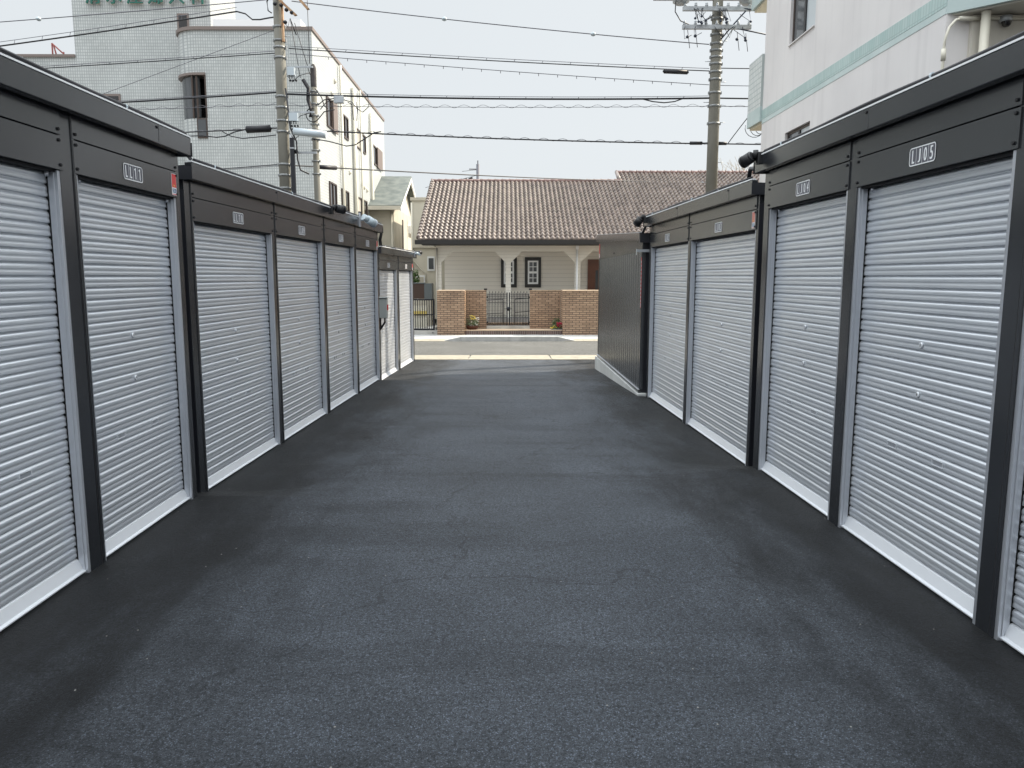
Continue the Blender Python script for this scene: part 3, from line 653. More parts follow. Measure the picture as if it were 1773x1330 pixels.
def ridge(x0, x1, y, z, name='ridge_tiles'):
    mb = MB(); x = x0
    while x < x1:
        mb.cyl((x, y-28.6, z+.46), (x+.30, y-28.6, z+.46), .085, .075, M['ridge'], 10); mb.cyl((x-.012, y-28.6, z+.46), (x+.03, y-28.6, z+.46), .10, .10, M['ridge'], 10); x += .302
    mb.build(name, rA)
ridge(-3.2, 4.8, yr1, zr1); ridge(4.85, 12.3, yr2, zr2)
for x_ in (-3.16,):
    mb = MB(); u = math.hypot(1, SL); nn = 21
    for r in range(nn):
        s0 = r/nn; s1 = (r+1)/nn
        a = Vector((x_, YE-28.6+(yr1-YE)*s0, ZE+.4+(zr1-ZE)*s0+.085)); c = Vector((x_, YE-28.6+(yr1-YE)*s1, ZE+.4+(zr1-ZE)*s1+.065))
        mb.cyl(a, c, .085, .07, M['rooftile'], 10)
    mb.build('verge_tiles', rA)
mb = MB(); u = 1
a = Vector((4.85, yr1-28.6, zr1+.48)); c = Vector((4.85, yr2-28.6, zr2+.48)); mb.cyl(a, c, .085, .075, M['rooftile'], 10); mb.build('verge_tiles', rA)
hb(-3.28, 12.4, 27.96, 28.10, 2.70, 2.86, M['eave'], 'gutter'); hb(-3.05, 12.3, 28.101, 28.6, 2.68, 2.78, M['eave'], 'eave_board')

# ------------------------------------------------------------------ brick garden walls, gate, step
def brick_wall(x0, x1, y0, y1, z0, z1, label, name='brick_wall'):
    r = empty(name, ((x0+x1)/2, y0, z0), 0, label, 'brick wall', 'brown brick garden walls')
    h = (x1-x0)/2; b = MB(); b.box(-h, h, 0, y1-y0, 0, z1-z0-.012, M['brickw']); b.build('brickwork', r, .004)
    c_ = MB(); c_.box(-h-.004, h+.004, -.004, y1-y0+.004, z1-z0-.0118, z1-z0, M['cap']); c_.build('cap', r)
    return r
bl = brick_wall(-2.34, -1.42, 26.0, 27.0, -.42, 1.10, 'brick pier left of the gate recess, with a sunlit right edge')
b = MB(); b.box(.463, .472, .0, .985, 0, 1.50, M['brickl']); b.build('side_brickwork', bl)
brick_wall(1.90, 6.5, 26.0, 27.0, -.42, 1.10, 'long brick wall right of the gate recess, beside the ribbed storage unit')
brick_wall(-1.415, -.70, 27.001, 27.22, -.25, 1.09, 'inner brick wall between the left pier and the iron gate')
brick_wall(.815, 1.895, 27.001, 27.22, -.25, 1.09, 'inner brick wall between the iron gate and the planter')
for x, lb in ((-.73, 'small black post cap on the inner wall left of the gate'), (.84, 'small black post cap on the inner wall right of the gate')):
    b = MB(); b.box(x-.055, x+.055, 27.03, 27.15, 1.0905, 1.15, M['black']); tag(b.build('post_cap', None, .006), lb, 'post cap', 'post caps beside the gate')  # dark caps of the gate posts
st = empty('doorstep', (.24, 26.1, -.42), 0, 'low dark brick step in front of the iron gate', 'step')
b = MB(); b.box(-1.64, 1.64, .0, .1, 0, .165, M['brickd']); b.build('riser', st); b = MB(); b.box(-1.65, 1.65, .1005, .90, 0, .17, M['cap']); b.box(-1.65, 1.65, -.01, .1, .1655, .185, M['cap']); b.build('tread', st)
b = MB(); b.box(-.945, .575, .905, 1.15, 0, .265, M['conc']); b.build('threshold', st)
gt = empty('iron_gate', (.062, 27.06, -.15), 0, 'black wrought iron double gate with spear tips between the brick walls', 'gate')
for s in (-1, 1):
    b = MB(); X0, X1 = .022, .725
    def bx(a, c, z0, z1, t=.012): b.box(min(s*a, s*c), max(s*a, s*c), -t, t, z0, z1, M['iron'])
    bx(X0, X0+.045, 0.02, 1.16, .02); bx(X1-.03, X1, .02, 1.12, .018)
    for z in (.02, .285, .345, .80, .96, 1.03, 1.10): bx(X0+.046, X1-.031, z-.008, z+.008, .008)
    for k in range(11):
        x = X0+.095+k*.0535
        if x > X1-.045: break
        tall = k % 2 == 0; zt = 1.16 if tall else 1.10
        b.cyl((s*x, 0, .029), (s*x, 0, zt), .0095, .0095, M['iron'], 6)
        b.cyl((s*x, 0, zt), (s*x, 0, zt+.06), .015, .001, M['iron'], 6)
        for z in ((.08, .25, .38, .75, .84, 1.0, 1.07) if tall else (.315, .80, 1.065)): b.lathe((s*x, 0, z), [(.001, -.022), (.018, 0), (.001, .022)], M['iron'], 6)
    lf = b.build('gate_leaf', gt)
    for z in (.12, 1.0): k = MB(); k.box(min(s*(X1+.001), s*(X1+.03)), max(s*(X1+.001), s*(X1+.03)), -.02, .02, z-.025, z+.025, M['iron']); k.build('hinge', lf)
b = MB(); b.lathe((0, -.03, .59), [(.001, -.075), (.06, -.05), (.08, 0), (.06, .05), (.001, .075)], M['iron'], 12); b.box(-.14, .14, -.035, -.02, .58, .60, M['iron']); b.build('handle', gt)
# porch rail seen through the gate
b = MB()
for x in (-.12, .30): b.cyl((x, 28.0, -.35), (x, 28.0, .75), .02, .02, M['iron'], 8)
b.tube([(-.12, 28.0, .75), (-.9, 28.2, .70)], .016, M['iron']); b.tube([(.30, 28.0, .75), (1.1, 28.2, .80)], .016, M['iron']); b.tube([(-.12, 28.0, .25), (-.9, 28.2, .2)], .012, M['iron']); b.tube([(.30, 28.0, .27), (1.1, 28.2, .33)], .012, M['iron'])
tag(b.build('handrail'), 'thin black handrail standing behind the iron gate', 'handrail')
b = MB(); b.box(-1.9, 1.9, 28.2, 28.6, -.42, .08, M['greyconc']); b.box(-1.9, 1.9, 27.9, 28.199, -.42, -.10, M['brickw']); tag(b.build('porch_steps'), 'grey porch steps behind the iron gate', 'steps')

# flowers
def leaves(mb, c, rx, rz, n, m, size=.03):
    for _ in range(n):
        a, e = random.uniform(0, 2*math.pi), random.uniform(-.2, 1)
        rr_ = random.random()**.5; p = Vector((c[0]+rx*rr_*math.cos(a), c[1]+rx*rr_*math.sin(a)*.8, c[2]+rz*e*random.random()))
        d = Vector((random.uniform(-1, 1), random.uniform(-1, 1), random.uniform(-.3, 1))).normalized(); s_ = d.orthogonal().normalized()
        s_ = Matrix.Rotation(random.uniform(0, 6), 3, d) @ s_; l = size*random.uniform(.6, 1.4)
        mb.add([p, p+d*l*.5+s_*l*.3, p+d*l, p+d*l*.5-s_*l*.3], [(0, 1, 2, 3)], m)
pt = empty('flower_pot', (-1.18, 26.6, -.25), 0, 'round terracotta pot of pale yellow flowers against the left brick walls', 'flower pot')
b = MB(); b.lathe((0, 0, 0), [(.001, 0), (.16, 0), (.21, .10), (.225, .13), (.20, .13), (.19, .115), (.001, .115)], M['terra'], 18); b.build('pot', pt)
b = MB(); leaves(b, (0, 0, .16), .20, .26, 420, M['leaf2'], .055); b.build('foliage', pt, fix=False)
b = MB()
for _ in range(26):
    m = random.choice((M['fyel'], M['fwht'], M['fwht'])); x, z = random.uniform(-.2, .2), random.uniform(.1, .28)
    if _ < 10: x, z, m = random.uniform(-.05, .1), random.uniform(.32, .48), M['fyel']
    elif _ < 15: x, z, m = random.uniform(.12, .25), random.uniform(.22, .4), M['fwht']
    leaves(b, (x, -.12+random.uniform(-.03, .08), z), .03, .03, 9, m, .035)
b.build('blossom', pt, fix=False)
pn = empty('planter', (1.72, 26.35, -.40), 0, 'square grey slatted planter with magenta and yellow flowers by the right wall', 'planter')
b = MB()
for i in range(9): b.box(-.19+i*.043, -.19+i*.043+.038, -.15, -.135, 0, .20, M['boxgrey'])
b.box(-.188, .19, -.134, .15, 0, .185, M['cablegrey']); b.build('box', pn)
b = MB(); leaves(b, (0, 0, .2), .19, .22, 300, M['leaf'], .05); leaves(b, (-.02, .05, .36), .12, .24, 160, M['leaf2'], .07); b.build('foliage', pn, fix=False)
b = MB()
for _ in range(16): leaves(b, (random.uniform(.0, .18), -.1+random.uniform(-.05, .05), random.uniform(.24, .38)), .03, .03, 10, M['fmag'], .045)
for _ in range(8): leaves(b, (random.uniform(-.2, -.05), -.12, random.uniform(.20, .30)), .03, .03, 9, M['fyel'], .04)
b.build('blossom', pn, fix=False)

# driveway gate and things left of the pier
dg = empty('driveway_gate', (-3.3, 26.25, -.42), 0, 'black barred driveway gate left of the brick pier', 'gate')
b = MB(); b.box(-.9, .86, -.02, .02, 1.18, 1.225, M['iron']); b.box(-.9, .86, -.02, .02, .17, .225, M['iron']); b.box(.80, .86, -.021, .021, .2255, 1.1795, M['iron']); b.box(-.9, -.85, -.021, .021, .2255, 1.1795, M['iron']); b.box(-.849, .799, -.012, .012, .68, .715, M['iron']); b.build('frame', dg)
b = MB()
for i in range(21): b.box(-.82+i*.078, -.82+i*.078+.026, -.01, .01, .2256, 1.1794, M['iron'])
b.build('bars', dg)
b = MB(); b.box(-1.2, .95, -.1, .15, 0, .165, M['conc']); b.cyl((.80, -.12, .09), (.80, -.101, .09), .02, .02, M['black'], 10); b.build('plinth', dg)
bx_ = empty('storage_box', (-3.5, 31, .62), 0, 'brown boarded garden box with a slate grey end behind the driveway gate', 'garden box')
b = MB(); b.box(-.9, .215, 0, .7, .06, .66, M['boardbr']); b.build('boards', bx_); b = MB(); b.box(.216, .52, -.02, .72, 0, .67, M['boxgrey']); b.build('end_panel', bx_); b = MB(); b.box(-.95, .53, -.3, .8, -1.0, -.005, M['cream']); b.build('plinth', bx_)
b = MB(); b.box(-.95, .215, -.04, .74, .661, .70, M['boxgrey']); b.build('lid', bx_)
b = MB(); b.box(-5, -3.05, 29.6, 29.66, -.5, .45, M['cream2']); b.box(-5, -3.05, 29.55, 29.599, .10, .25, M['warm']); b.box(-2.9, -2.62, 27.2, 29.5, -.6, -.3, M['conc'])  # yellow strip stands for lit reflections, put into its colour
tag(b.build('yard_wall'), 'low pale yard wall with a painted patch of yellow light seen between the driveway gate bars', 'wall')
b = MB(); b.box(-6, -2.6, 26.6, 31, -.6, -.38, M['conc']); tag(b.build('yard_paving'), kind='structure')
pl = empty('shrub', (-3.72, 31.3, 1.24), 0, 'small bright green shrub above the brown garden box', 'shrub')
b = MB(); b.tube([(0, 0, .08), (.02, 0, .25), (.05, 0, .5)], .015, M['bark']); b.build('stem', pl)
b = MB(); leaves(b, (-.05, 0, .12), .26, .34, 380, M['leaf'], .09); leaves(b, (.05, 0, .35), .12, .30, 120, M['leaf'], .08); b.build('foliage', pl, fix=False)

# ------------------------------------------------------------------ houses behind
h1 = empty('house', (-5.45, 38, -.4), 0, 'narrow beige house with grey green gable roof beside the tiled clinic', 'house')
b = MB(); b.box(-5, 0, 0, 7.2, 0, 5.3, M['cream']); b.prism([(.0, 5.3001), (7.2, 5.3001), (3.9, 6.95)], 'x', -5, 0, M['cream2']); b.build('wall', h1)
b = MB()
for ya, za, yb, zb in ((-.45, 5.33, 3.9, 7.22), (3.9, 7.22, 7.9, 5.6)):
    b.prism([(ya, za), (yb, zb), (yb, zb-.09), (ya, za-.09)], 'x', -5.2, .42, M['greyroof'])
rf = b.build('roof', h1)
b = MB()
for ya, za, yb, zb in ((-.47, 5.24, 3.9, 7.13), (3.9, 7.13, 7.92, 5.51)): b.prism([(ya, za), (yb, zb), (yb, zb-.18), (ya, za-.18)], 'x', .36, .425, M['white'])
b.box(-5.2, .40, -.5, -.40, 5.12, 5.30, M['cream2']); b.build('bargeboard', rf)
b = MB(); b.box(.001, .03, 3.0, 3.35, 2.3, 4.9, M['bronze']); b.build('window', h1); b = MB(); b.box(.001, .25, 5.6, 6.9, 4.35, 4.75, M['white']); b.build('window', h1)
b = MB(); b.box(.001, .2, 5.7, 6.8, 2.2, 3.3, M['white']); b.box(.2005, .21, 5.9, 6.6, 2.4, 3.2, M['bronze']); b.build('window', h1)
b = MB(); b.box(.001, .03, 3.75, 4.05, 6.0, 6.4, M['trim']); b.build('vent', h1); b = MB(); b.cyl((-.1, -.05, 0), (-.1, -.05, 5.1), .04, .04, M['pipe'], 8); b.build('downpipe', h1)
h2 = empty('house', (-4.33, 36, -.4), 0, 'flat topped cream house wall between the gabled house and the tiled roof', 'house')
b = MB(); b.box(0, 5.5, 0, 6, 0, 5.40, M['cream2']); b.build('wall', h2)
b = MB(); b.box(-.06, 5.56, -.06, 6.06, 5.4005, 5.54, M['cream']); b.build('parapet', h2)
b = MB(); b.box(0, 5.5, -.10, -.001, 3.27, 3.40, M['cream']); b.build('band', h2)
o = MB().box(.68, 1.02, -.05, -.001, 2.22, 2.88, M['white']).build('window', h2); MB().box(.74, .97, -.06, -.0505, 2.3, 2.8, M['glass']).build('pane', o)
o = MB().box(.18, .56, -.05, -.001, .3, 2.02, M['white']).build('door', h2); MB().box(.24, .50, -.06, -.0505, .4, 1.95, M['cream']).build('pane', o)
b = MB(); b.tube([(0.02, -.05, 3.2), (.04, -.05, 2.7), (.45, -.05, 2.2), (.6, -.05, 2.1), (.6, -.05, .4)], .03, M['pipe']); b.cyl((.0, -.07, .2), (.0, -.07, 5.3), .04, .04, M['pipe'], 8); b.build('downpipe', h2)

# ------------------------------------------------------------------ tiled clinic on the left
cl = empty('clinic_building', (-6.6, 27.5, -.4), 0, 'three storey white tiled clinic building with brown framed windows and green sign', 'building')
def P(x, y, z): return (x+6.6, y-27.5, z+.4)
def cb(x0, x1, y0, y1, z0, z1, m, name, par=cl, bevel=0): a, c = P(x0, y0, z0), P(x1, y1, z1); return MB().box(a[0], c[0], a[1], c[1], a[2], c[2], m).build(name, par, bevel)
def rounded(x0, x1, y0, y1, r):
    pts = [(x1, y0), (x1, y1), (x0, y1)]
    pts += [(x0+r-r*math.cos(t), y0+r-r*math.sin(t)) for t in [R(q*9) for q in range(11)]]
    return [(a+6.6, b-27.5) for a, b in pts]
rd = rounded(-11.42, -6.6, 27.5, 43, .95)
bz0, bz1 = 6.95, 8.42      # bay window band is cut out of the rounded corner
def cprism(mb, pts, z0, z1, m): mb.prism(pts, 'z', z0+.4, z1+.4, m)
b = MB(); cprism(b, rd, -.4, bz0, M['tile']); cprism(b, rd, bz1, 9.82, M['tile'])
rd2 = [(p[0], p[1]) for p in rounded(-10.27, -6.6, 27.5, 43, .01)]; cprism(b, rd2, bz0+.0005, bz1-.0005, M['tile'])
inner = [(x, y) for x, y in rounded(-10.9, -10.28, 28.0, 43, .3)]; cprism(b, inner, bz0+.0005, bz1-.0005, M['glassdark'])
b.build('wall', cl)
b = MB(); cprism(b, [(x+(-.05 if x < -2 else .05), y-.05 if y < 2 else y) for x, y in rd], 9.8205, 9.93, M['trim']); b.build('cornice', cl)
# bay window
b = MB(); n = 12; arc = [(-11.42+.95-.90*math.cos(R(q*90/n)), 27.5+.95-.90*math.sin(R(q*90/n))) for q in range(n+1)]+[(-10.62, 27.55)]
vs = [P(x, y, z) for z in (bz0+.03, bz1-.03) for x, y in arc]; k = len(arc)
b.add(vs, [(i, i+1, k+i+1, k+i) for i in range(k-1)], M['glass'], True); bay = b.build('bay_window', cl, fix=False)
b = MB(); cprism(b, rounded(-11.48, -10.26, 27.44, 28.6, .98), bz1+.0005-.06, bz1+.02, M['trim'])
for xx in (-10.75, -10.60, -10.30): a = P(xx, 27.49, bz0); c = P(xx+.05, 27.56, bz1-.061); b.box(a[0], c[0], a[1], c[1], a[2], c[2], M['bronze'])
b.build('frame', bay)
cb(-10.62, -10.27, 27.47, 27.499, 6.28, 6.94, M['bronze'], 'window'); cb(-10.58, -10.31, 27.46, 27.4695, 6.33, 6.90, M['glass'], 'window')
# tower + low wing
cb(-15.15, -10.34, 28.5, 31.1, -.4, 12.6, M['tile'], 'tower'); cb(-22, -15.151, 28.5, 36, -.4, 9.20, M['tile'], 'low_wing'); cb(-22.02, -15.152, 28.44, 36.05, 9.2005, 9.29, M['trim'], 'cornice')
cb(-15.1, -11.6, 31.11, 40, 8, 9.8, M['tile'], 'rear_wing')
o = cb(-11.50, -11.10, 28.46, 28.499, 10.02, 10.66, M['trim'], 'window'); cb(-11.44, -11.16, 28.45, 28.4595, 10.02, 10.60, M['glassdark'], 'window_pane')
o = cb(-14.32, -13.66, 28.45, 28.499, 7.2, 7.96, M['trim'], 'window'); cb(-14.25, -13.72, 28.44, 28.4495, 7.2, 7.88, M['glassdark'], 'window_pane')
# parapet behind the cornice
cb(-10.2, -7.15, 28.3, 28.36, 9.95, 10.42, M['white'], 'parapet'); cb(-7.2, -7.149, 28.37, 34, 9.95, 10.42, M['white'], 'parapet')
cb(-9.1, -7.9, 30, 31, 9.9, 10.95, M['rust'], 'roof_tank')
# sign
sg = MB()
for i, ch in enumerate('清水産婦人科'):
    xc = -14.35+i*.722
    put_text(sg, ch, xc-.28+6.6, xc+.28+6.6, 10.93+.4, 11.56+.4, 28.5-27.5-.085, M['ivory'], .02)
    put_text(sg, ch, xc-.265+6.6, xc+.265+6.6, 10.945+.4, 11.545+.4, 28.5-27.5-.11, M['green'], .02, .02)
sg.build('sign_lettering', cl, fix=False)
# red roof frame on the low wing
rr2 = MB()
for a, c in (((-16.5, 29.5, 9.25), (-16.5, 29.5, 9.95)), ((-16.5, 29.5, 9.95), (-15.8, 29.5, 9.3)), ((-16.1, 29.5, 9.25), (-16.1, 29.5, 9.65)), ((-16.45, 29.5, 9.9), (-16.3, 29.5, 9.25)), ((-15.35, 29.5, 9.25), (-15.35, 29.5, 9.75)), ((-15.35, 29.5, 9.75), (-15.1, 29.5, 9.75))):
    rr2.cyl(P(*a), P(*c), .028, .028, M['redrust'], 6)
rr2.build('roof_frame', cl)
# windows on the sunlit side wall
def side_win(y0, y1, z0, z1, panel=None, blind=False):
    a = P(-6.6, y0, z0); c = P(-6.6, y1, z1)
    mb = MB(); mb.box(.0005, .05, a[1], a[1]+.08, a[2], c[2], M['bronze']); mb.box(.0005, .05, c[1]-.08, c[1], a[2], c[2], M['bronze']); mb.box(.0005, .05, a[1]+.081, c[1]-.081, a[2], a[2]+.06, M['bronze']); mb.box(.0005, .05, a[1]+.081, c[1]-.081, c[2]-.06, c[2], M['bronze'])
    ym = (a[1]+c[1])/2; mb.box(.0005, .045, ym-.04, ym+.04, a[2]+.061, c[2]-.061, M['bronze']); o = mb.build('window', cl)
    mb = MB(); mb.box(.0006, .012, a[1]+.081, ym-.041, a[2]+.061, c[2]-.061, M['blind'] if blind else M['glassdark']); mb.box(.0006, .012, ym+.041, c[1]-.081, a[2]+.061, c[2]-.061, M['glassdark']); mb.build('pane', o)
    if panel: mb = MB(); mb.box(.0505, .09, P(0, panel[0], 0)[1], P(0, panel[1], 0)[1], a[2]-.05, c[2]+.02, M['shutbrown']); mb.build('storm_panel', o)
side_win(29.35, 30.95, 7.05, 8.12, (30.2, 30.95)); side_win(31.95, 33.2, 7.15, 8.05); side_win(34.6, 37.2, 7.2, 8.03, None, True); side_win(38.95, 41.8, 7.1, 8.02, (40.3, 41.8))
side_win(29.4, 30.6, 3.9, 5.08); side_win(31.55, 32.95, 3.9, 5.05, None, True); side_win(34.3, 37.2, 3.9, 5.07, None, True)
for y, z1, r in ((31.6, 9.75, .055), (34.15, 9.5, .085), (35.7, 9.75, .045), (38.35, 9.3, .075)):
    a = P(-6.5, y, -.3); MB().cyl(a, (a[0], a[1], z1+.4), r, r, M['pipe'], 10).build('downpipe', cl)
mb = MB()
for y, z in ((30.9, 9.0), (30.3, 8.4), (31.8, 5.9), (33.3, 5.9), (36, 5.7), (36.6, 5.65), (37.3, 5.6)): a = P(-6.6, y, z); mb.lathe((a[0]+.0, a[1], a[2]), [(.001, -.12), (.08, -.07), (.09, .07), (.001, .12)], M['pipe'], 8)
mb.build('vent_hood', cl)

# ------------------------------------------------------------------ apartment building on the right
ap = empty('apartment_building', (5.6, 10.3, -.4), 0, 'tall pale stucco building on the right with teal mosaic band and recessed windows', 'building')
def Q(x, y, z): return (x-5.6, y-10.3, z+.4)
def ab(x0, x1, y0, y1, z0, z1, m, name, par=ap): a, c = Q(x0, y0, z0), Q(x1, y1, z1); return MB().box(a[0], c[0], a[1], c[1], a[2], c[2], m).build(name, par)
# wall as strips around the window openings (0.14 m recess)
WN = [(14.68, 15.97, 6.06, 7.45), (14.68, 15.97, 3.0, 4.41)]
mb = MB()
def wbox(y0, y1, z0, z1, m=M['stucco'], x0=5.6, x1=5.9): a, c = Q(x0, y0, z0), Q(x1, y1, z1); mb.box(a[0], c[0], a[1], c[1], a[2], c[2], m)
wbox(10.3, 14.68, -.4, 4.87); wbox(15.97, 17.45, -.4, 4.87); wbox(14.68, 15.97, -.4, 3.0); wbox(14.68, 15.97, 4.41, 4.87)
wbox(10.3, 14.68, 5.16, 16); wbox(15.97, 17.45, 5.16, 16); wbox(14.68, 15.97, 5.16, 6.06); wbox(14.68, 15.97, 7.45, 16)
a, c = Q(5.9001, 10.3, -.4), Q(16, 17.45, 16); mb.box(a[0], c[0], a[1], c[1], a[2], c[2], M['stucco2']); mb.build('wall', ap)
ab(5.594, 5.9, 10.3, 17.45, 4.8705, 4.96, M['tealp'], 'mosaic_band'); ab(5.592, 5.9, 10.3, 17.45, 4.963, 5.159, M['teal'], 'mosaic_band')
for y0, y1, z0, z1 in WN:
    f = MB(); a, c = Q(5.655, y0, z0), Q(5.70, y1, z1)
    f.box(a[0], c[0], a[1], a[1]+.05, a[2], c[2], M['bronze']); f.box(a[0], c[0], c[1]-.05, c[1], a[2], c[2], M['bronze']); f.box(a[0], c[0], a[1]+.051, c[1]-.051, a[2], a[2]+.05, M['bronze']); f.box(a[0], c[0], a[1]+.051, c[1]-.051, c[2]-.05, c[2], M['bronze'])
    ym = (a[1]+c[1])/2; f.box(a[0]-.01, c[0], ym-.04, ym+.04, a[2]+.051, c[2]-.051, M['black']); o = f.build('window', ap)
    g = MB(); g.box(a[0]+.015, a[0]+.02, a[1]+.051, ym-.041, a[2]+.051, c[2]-.051, M['blind']); g.box(a[0]+.015, a[0]+.02, ym+.041, c[1]-.051, a[2]+.051, c[2]-.051, M['glass']); g.mi[-12:-6] = [g._m(M['palepane'])]*6; g.build('pane', o)
    s_ = MB(); s_.box(-.03, .05, a[1]+.001, c[1]-.001, a[2]+.0005, a[2]+.02, M['stucco']); s_.build('sill', o)
# street side balconies
for z0, z1 in ((4.93, 6.34), (7.50, 9.2)):
    b = MB(); a, c = Q(5.55, 17.451, z0), Q(14, 18.35, z1); b.box(a[0], c[0], a[1], c[1], a[2]+.32, c[2], M['tealt']); b.box(a[0]-.004, c[0], a[1], c[1]+.004, a[2], a[2]+.3195, M['tealp']); b.box(a[0]+.05, c[0], a[1]+.01, c[1]-.05, a[2]-.05, a[2]-.0005, M['soffit']); b.build('balcony', ap)
# diagonal overhang near the camera
b = MB(); pg = [(5.6, 10.3), (8.1, 7.9), (16, 7.9), (16, 10.299), (5.9, 10.299)]; pg = [(x-5.6, y-10.3) for x, y in pg]
b.prism(pg, 'z', 4.87+.4, 5.16+.4, M['tealp']); b.build('overhang_edge', ap)
b = MB(); pg2 = [(x+.06, y-.0) for x, y in pg]; b.prism(pg2, 'z', 5.1605+.4, 16.4, M['stucco']); b.build('upper_bay', ap)
b = MB(); b.prism([(x*.99+.08, y*.97) for x, y in pg], 'z', 4.85+.4, 4.8698+.4, M['stucco2']); b.build('soffit', ap)
b = MB(); b.box(.31, 10.4, -.05, -.001, 0, 5.24, M['stucco2']); b.build('end_wall', ap)
b = MB(); b.cyl(Q(6.0, 10.12, -.4), Q(6.0, 10.12, 4.84), .055, .055, M['pipe'], 16); b.cyl(Q(6.0, 10.12, 4.02), Q(6.0, 10.12, 4.06), .062, .062, M['pipe'], 16); b.build('drainpipe', ap)
cv = [Q(5.555, 10.22, z) for z in (0, 2, 4.0, 4.45)]+[Q(5.57, 10.22, 4.58), Q(5.61, 10.22, 4.69), Q(5.68, 10.22, 4.77), Q(5.76, 10.22, 4.79), Q(6.3, 10.22, 4.79), Q(9, 10.22, 4.79)]
b = MB(); b.tube(cv, .018, M['pipe'], 8); b.cyl(Q(5.555, 10.22, 4.28), Q(5.555, 10.22, 4.42), .03, .03, M['pipe'], 8); b.cyl(Q(5.72, 10.22, 4.79), Q(6.0, 10.22, 4.79), .028, .028, M['pipe'], 8); b.build('conduit', ap)
dc = empty('dome_camera', (6.30, 10.2, 4.76), 0, 'small grey dome camera under the stucco building soffit', 'security camera')
b = MB(); b.lathe((0, 0, 0), [(.001, .05), (.07, .05), (.075, -.02), (.001, -.02)], M['galv'], 16); b.build('housing', dc)
b = MB(); b.lathe((0, -.02, -.021), [(.06, 0), (.05, -.04), (.03, -.06), (.001, -.065)], M['glassdark'], 16); b.build('dome', dc)

# ------------------------------------------------------------------ poles
Y0 = 18.9
def band(mb, x, y, z, r, h=.05):
    mb.cyl((x, y, z-h/2), (x, y, z+h/2), r+.010, r+.010, M['band'], 16)
    for s in (-1, 1): mb.box(x+s*(r+.01)-.018, x+s*(r+.01)+.022, y-.03, y+.03, z-h/2-.005, z+h/2+.005, M['band'])
def utility_pole(x, y, h, r0, r1, bands, label, steps=()):
    rt = empty('utility_pole', (x, y, -.42), 0, label, 'utility pole', 'concrete utility poles')
    MB().cyl((0, 0, 0), (0, 0, h), r0, r1, M['pole'], 24).build('pole', rt)
    rad = lambda z: r0+(r1-r0)*z/h
    for z in bands: b = MB(); band(b, 0, 0, z, rad(z)); b.build('clamp_band', rt)
    b = MB()
    for i, z in enumerate(steps): s = 1 if i % 2 else -1; b.cyl((s*rad(z), 0, z), (s*(rad(z)+.13), -.0, z), .008, .008, M['galv'], 6)
    b.build('step_bolts', rt); return rt, rad
Zg = .42
lp, lr = utility_pole(-5.28, Y0, 11, .150, .105, [Zg+z for z in (7.0, 6.85, 6.62, 5.75, 5.5, 5.2, 4.95, 4.2, 3.95, 3.65, 7.3)], 'concrete utility pole on the left in front of the tiled clinic', [2.9+i*.42 for i in range(12)])
rp, rr_ = utility_pole(4.92, Y0, 12, .150, .105, [Zg+z for z in (7.5, 7.15, 6.95, 6.8, 6.65, 6.5, 6.32, 6.15, 5.85, 5.55, 5.15)], 'concrete utility pole on the right with transformers and crossarms at its top', [3.3+i*.46 for i in range(10)])
def insul(mb, p, s=1.): mb.lathe(p, [(.001, 0), (.03*s, 0), (.035*s, .03*s), (.02*s, .05*s), (.03*s, .07*s), (.001, .09*s)], M['galv'], 8)
def blob(mb, p, r, m): mb.lathe(p, [(.001, -r), (r*.8, -r*.5), (r, 0), (r*.8, r*.5), (.001, r)], m, 8)
# right pole crossarms, transformers
for z, x0, x1 in ((7.67+Zg, -.85, .74), (7.27+Zg, -.85, .74)):
    b = MB(); b.box(x0, x1, -.22, -.14, z-.045, z+.045, M['galv']); o = b.build('crossarm', rp)
    for i in range(7): b = MB(); x = x0+.05+i*(x1-x0-.1)/6; insul(b, (x, -.18, z+.046), 1.1); b.build('insulator', o)
b = MB(); b.box(-1.5, 1.3, -.05, .05, 7.92+Zg, 8.0+Zg, M['galv']); b.build('crossarm', rp)
for x in (-.88, .66):
    b = MB(); b.lathe((x, -.1, 7.79+Zg), [(.001, 0), (.12, 0), (.14, .03), (.19, .05), (.19, .12), (.22, .14), (.22, .7), (.001, .75)], M['galv'], 20); b.build('transformer', rp)
b = MB(); random.seed(11)
for i in range(22):
    x0 = random.uniform(-.85, .75); z0 = random.choice((7.7, 7.3))+Zg; x1 = x0*random.uniform(.2, .9)+random.uniform(-.15, .15); z1 = z0-random.uniform(.15, .42)
    mid = ((x0+x1)/2+random.uniform(-.15, .15), -.28, min(z0, z1)-random.uniform(0, .15)); b.tube([(x0, -.2, z0), ((x0+mid[0])/2-.03, -.27, z0-.12), mid, (x1, -.22, z1+.1)], .007, M['cable'], 5)
    if i % 2: blob(b, (mid[0], -.28, mid[2]), .032, M['navy'])
b.tube([(-1.02, -.2, 7.85+Zg), (-1.03, -.2, 7.6+Zg), (-.9, -.2, 7.4+Zg), (-.7, -.2, 7.32+Zg)], .012, M['cable'])
for x, z in ((-.73, 7.05), (-.55, 7.07), (.42, 7.0), (.62, 6.98)): b.cyl((x, -.2, z+Zg+.15), (x+.06, -.2, z+Zg-.25), .008, .008, M['cablegrey'], 5); blob(b, (x, -.2, z+Zg), .04, M['navy'])
b.tube([(.05, -.2, 7.0+Zg), (.35, -.2, 7.35+Zg), (.6, -.2, 7.62+Zg)], .018, M['navy'], 6); b.tube([(.05, -.2, 6.85+Zg), (.3, -.2, 7.2+Zg)], .016, M['galv'], 6)
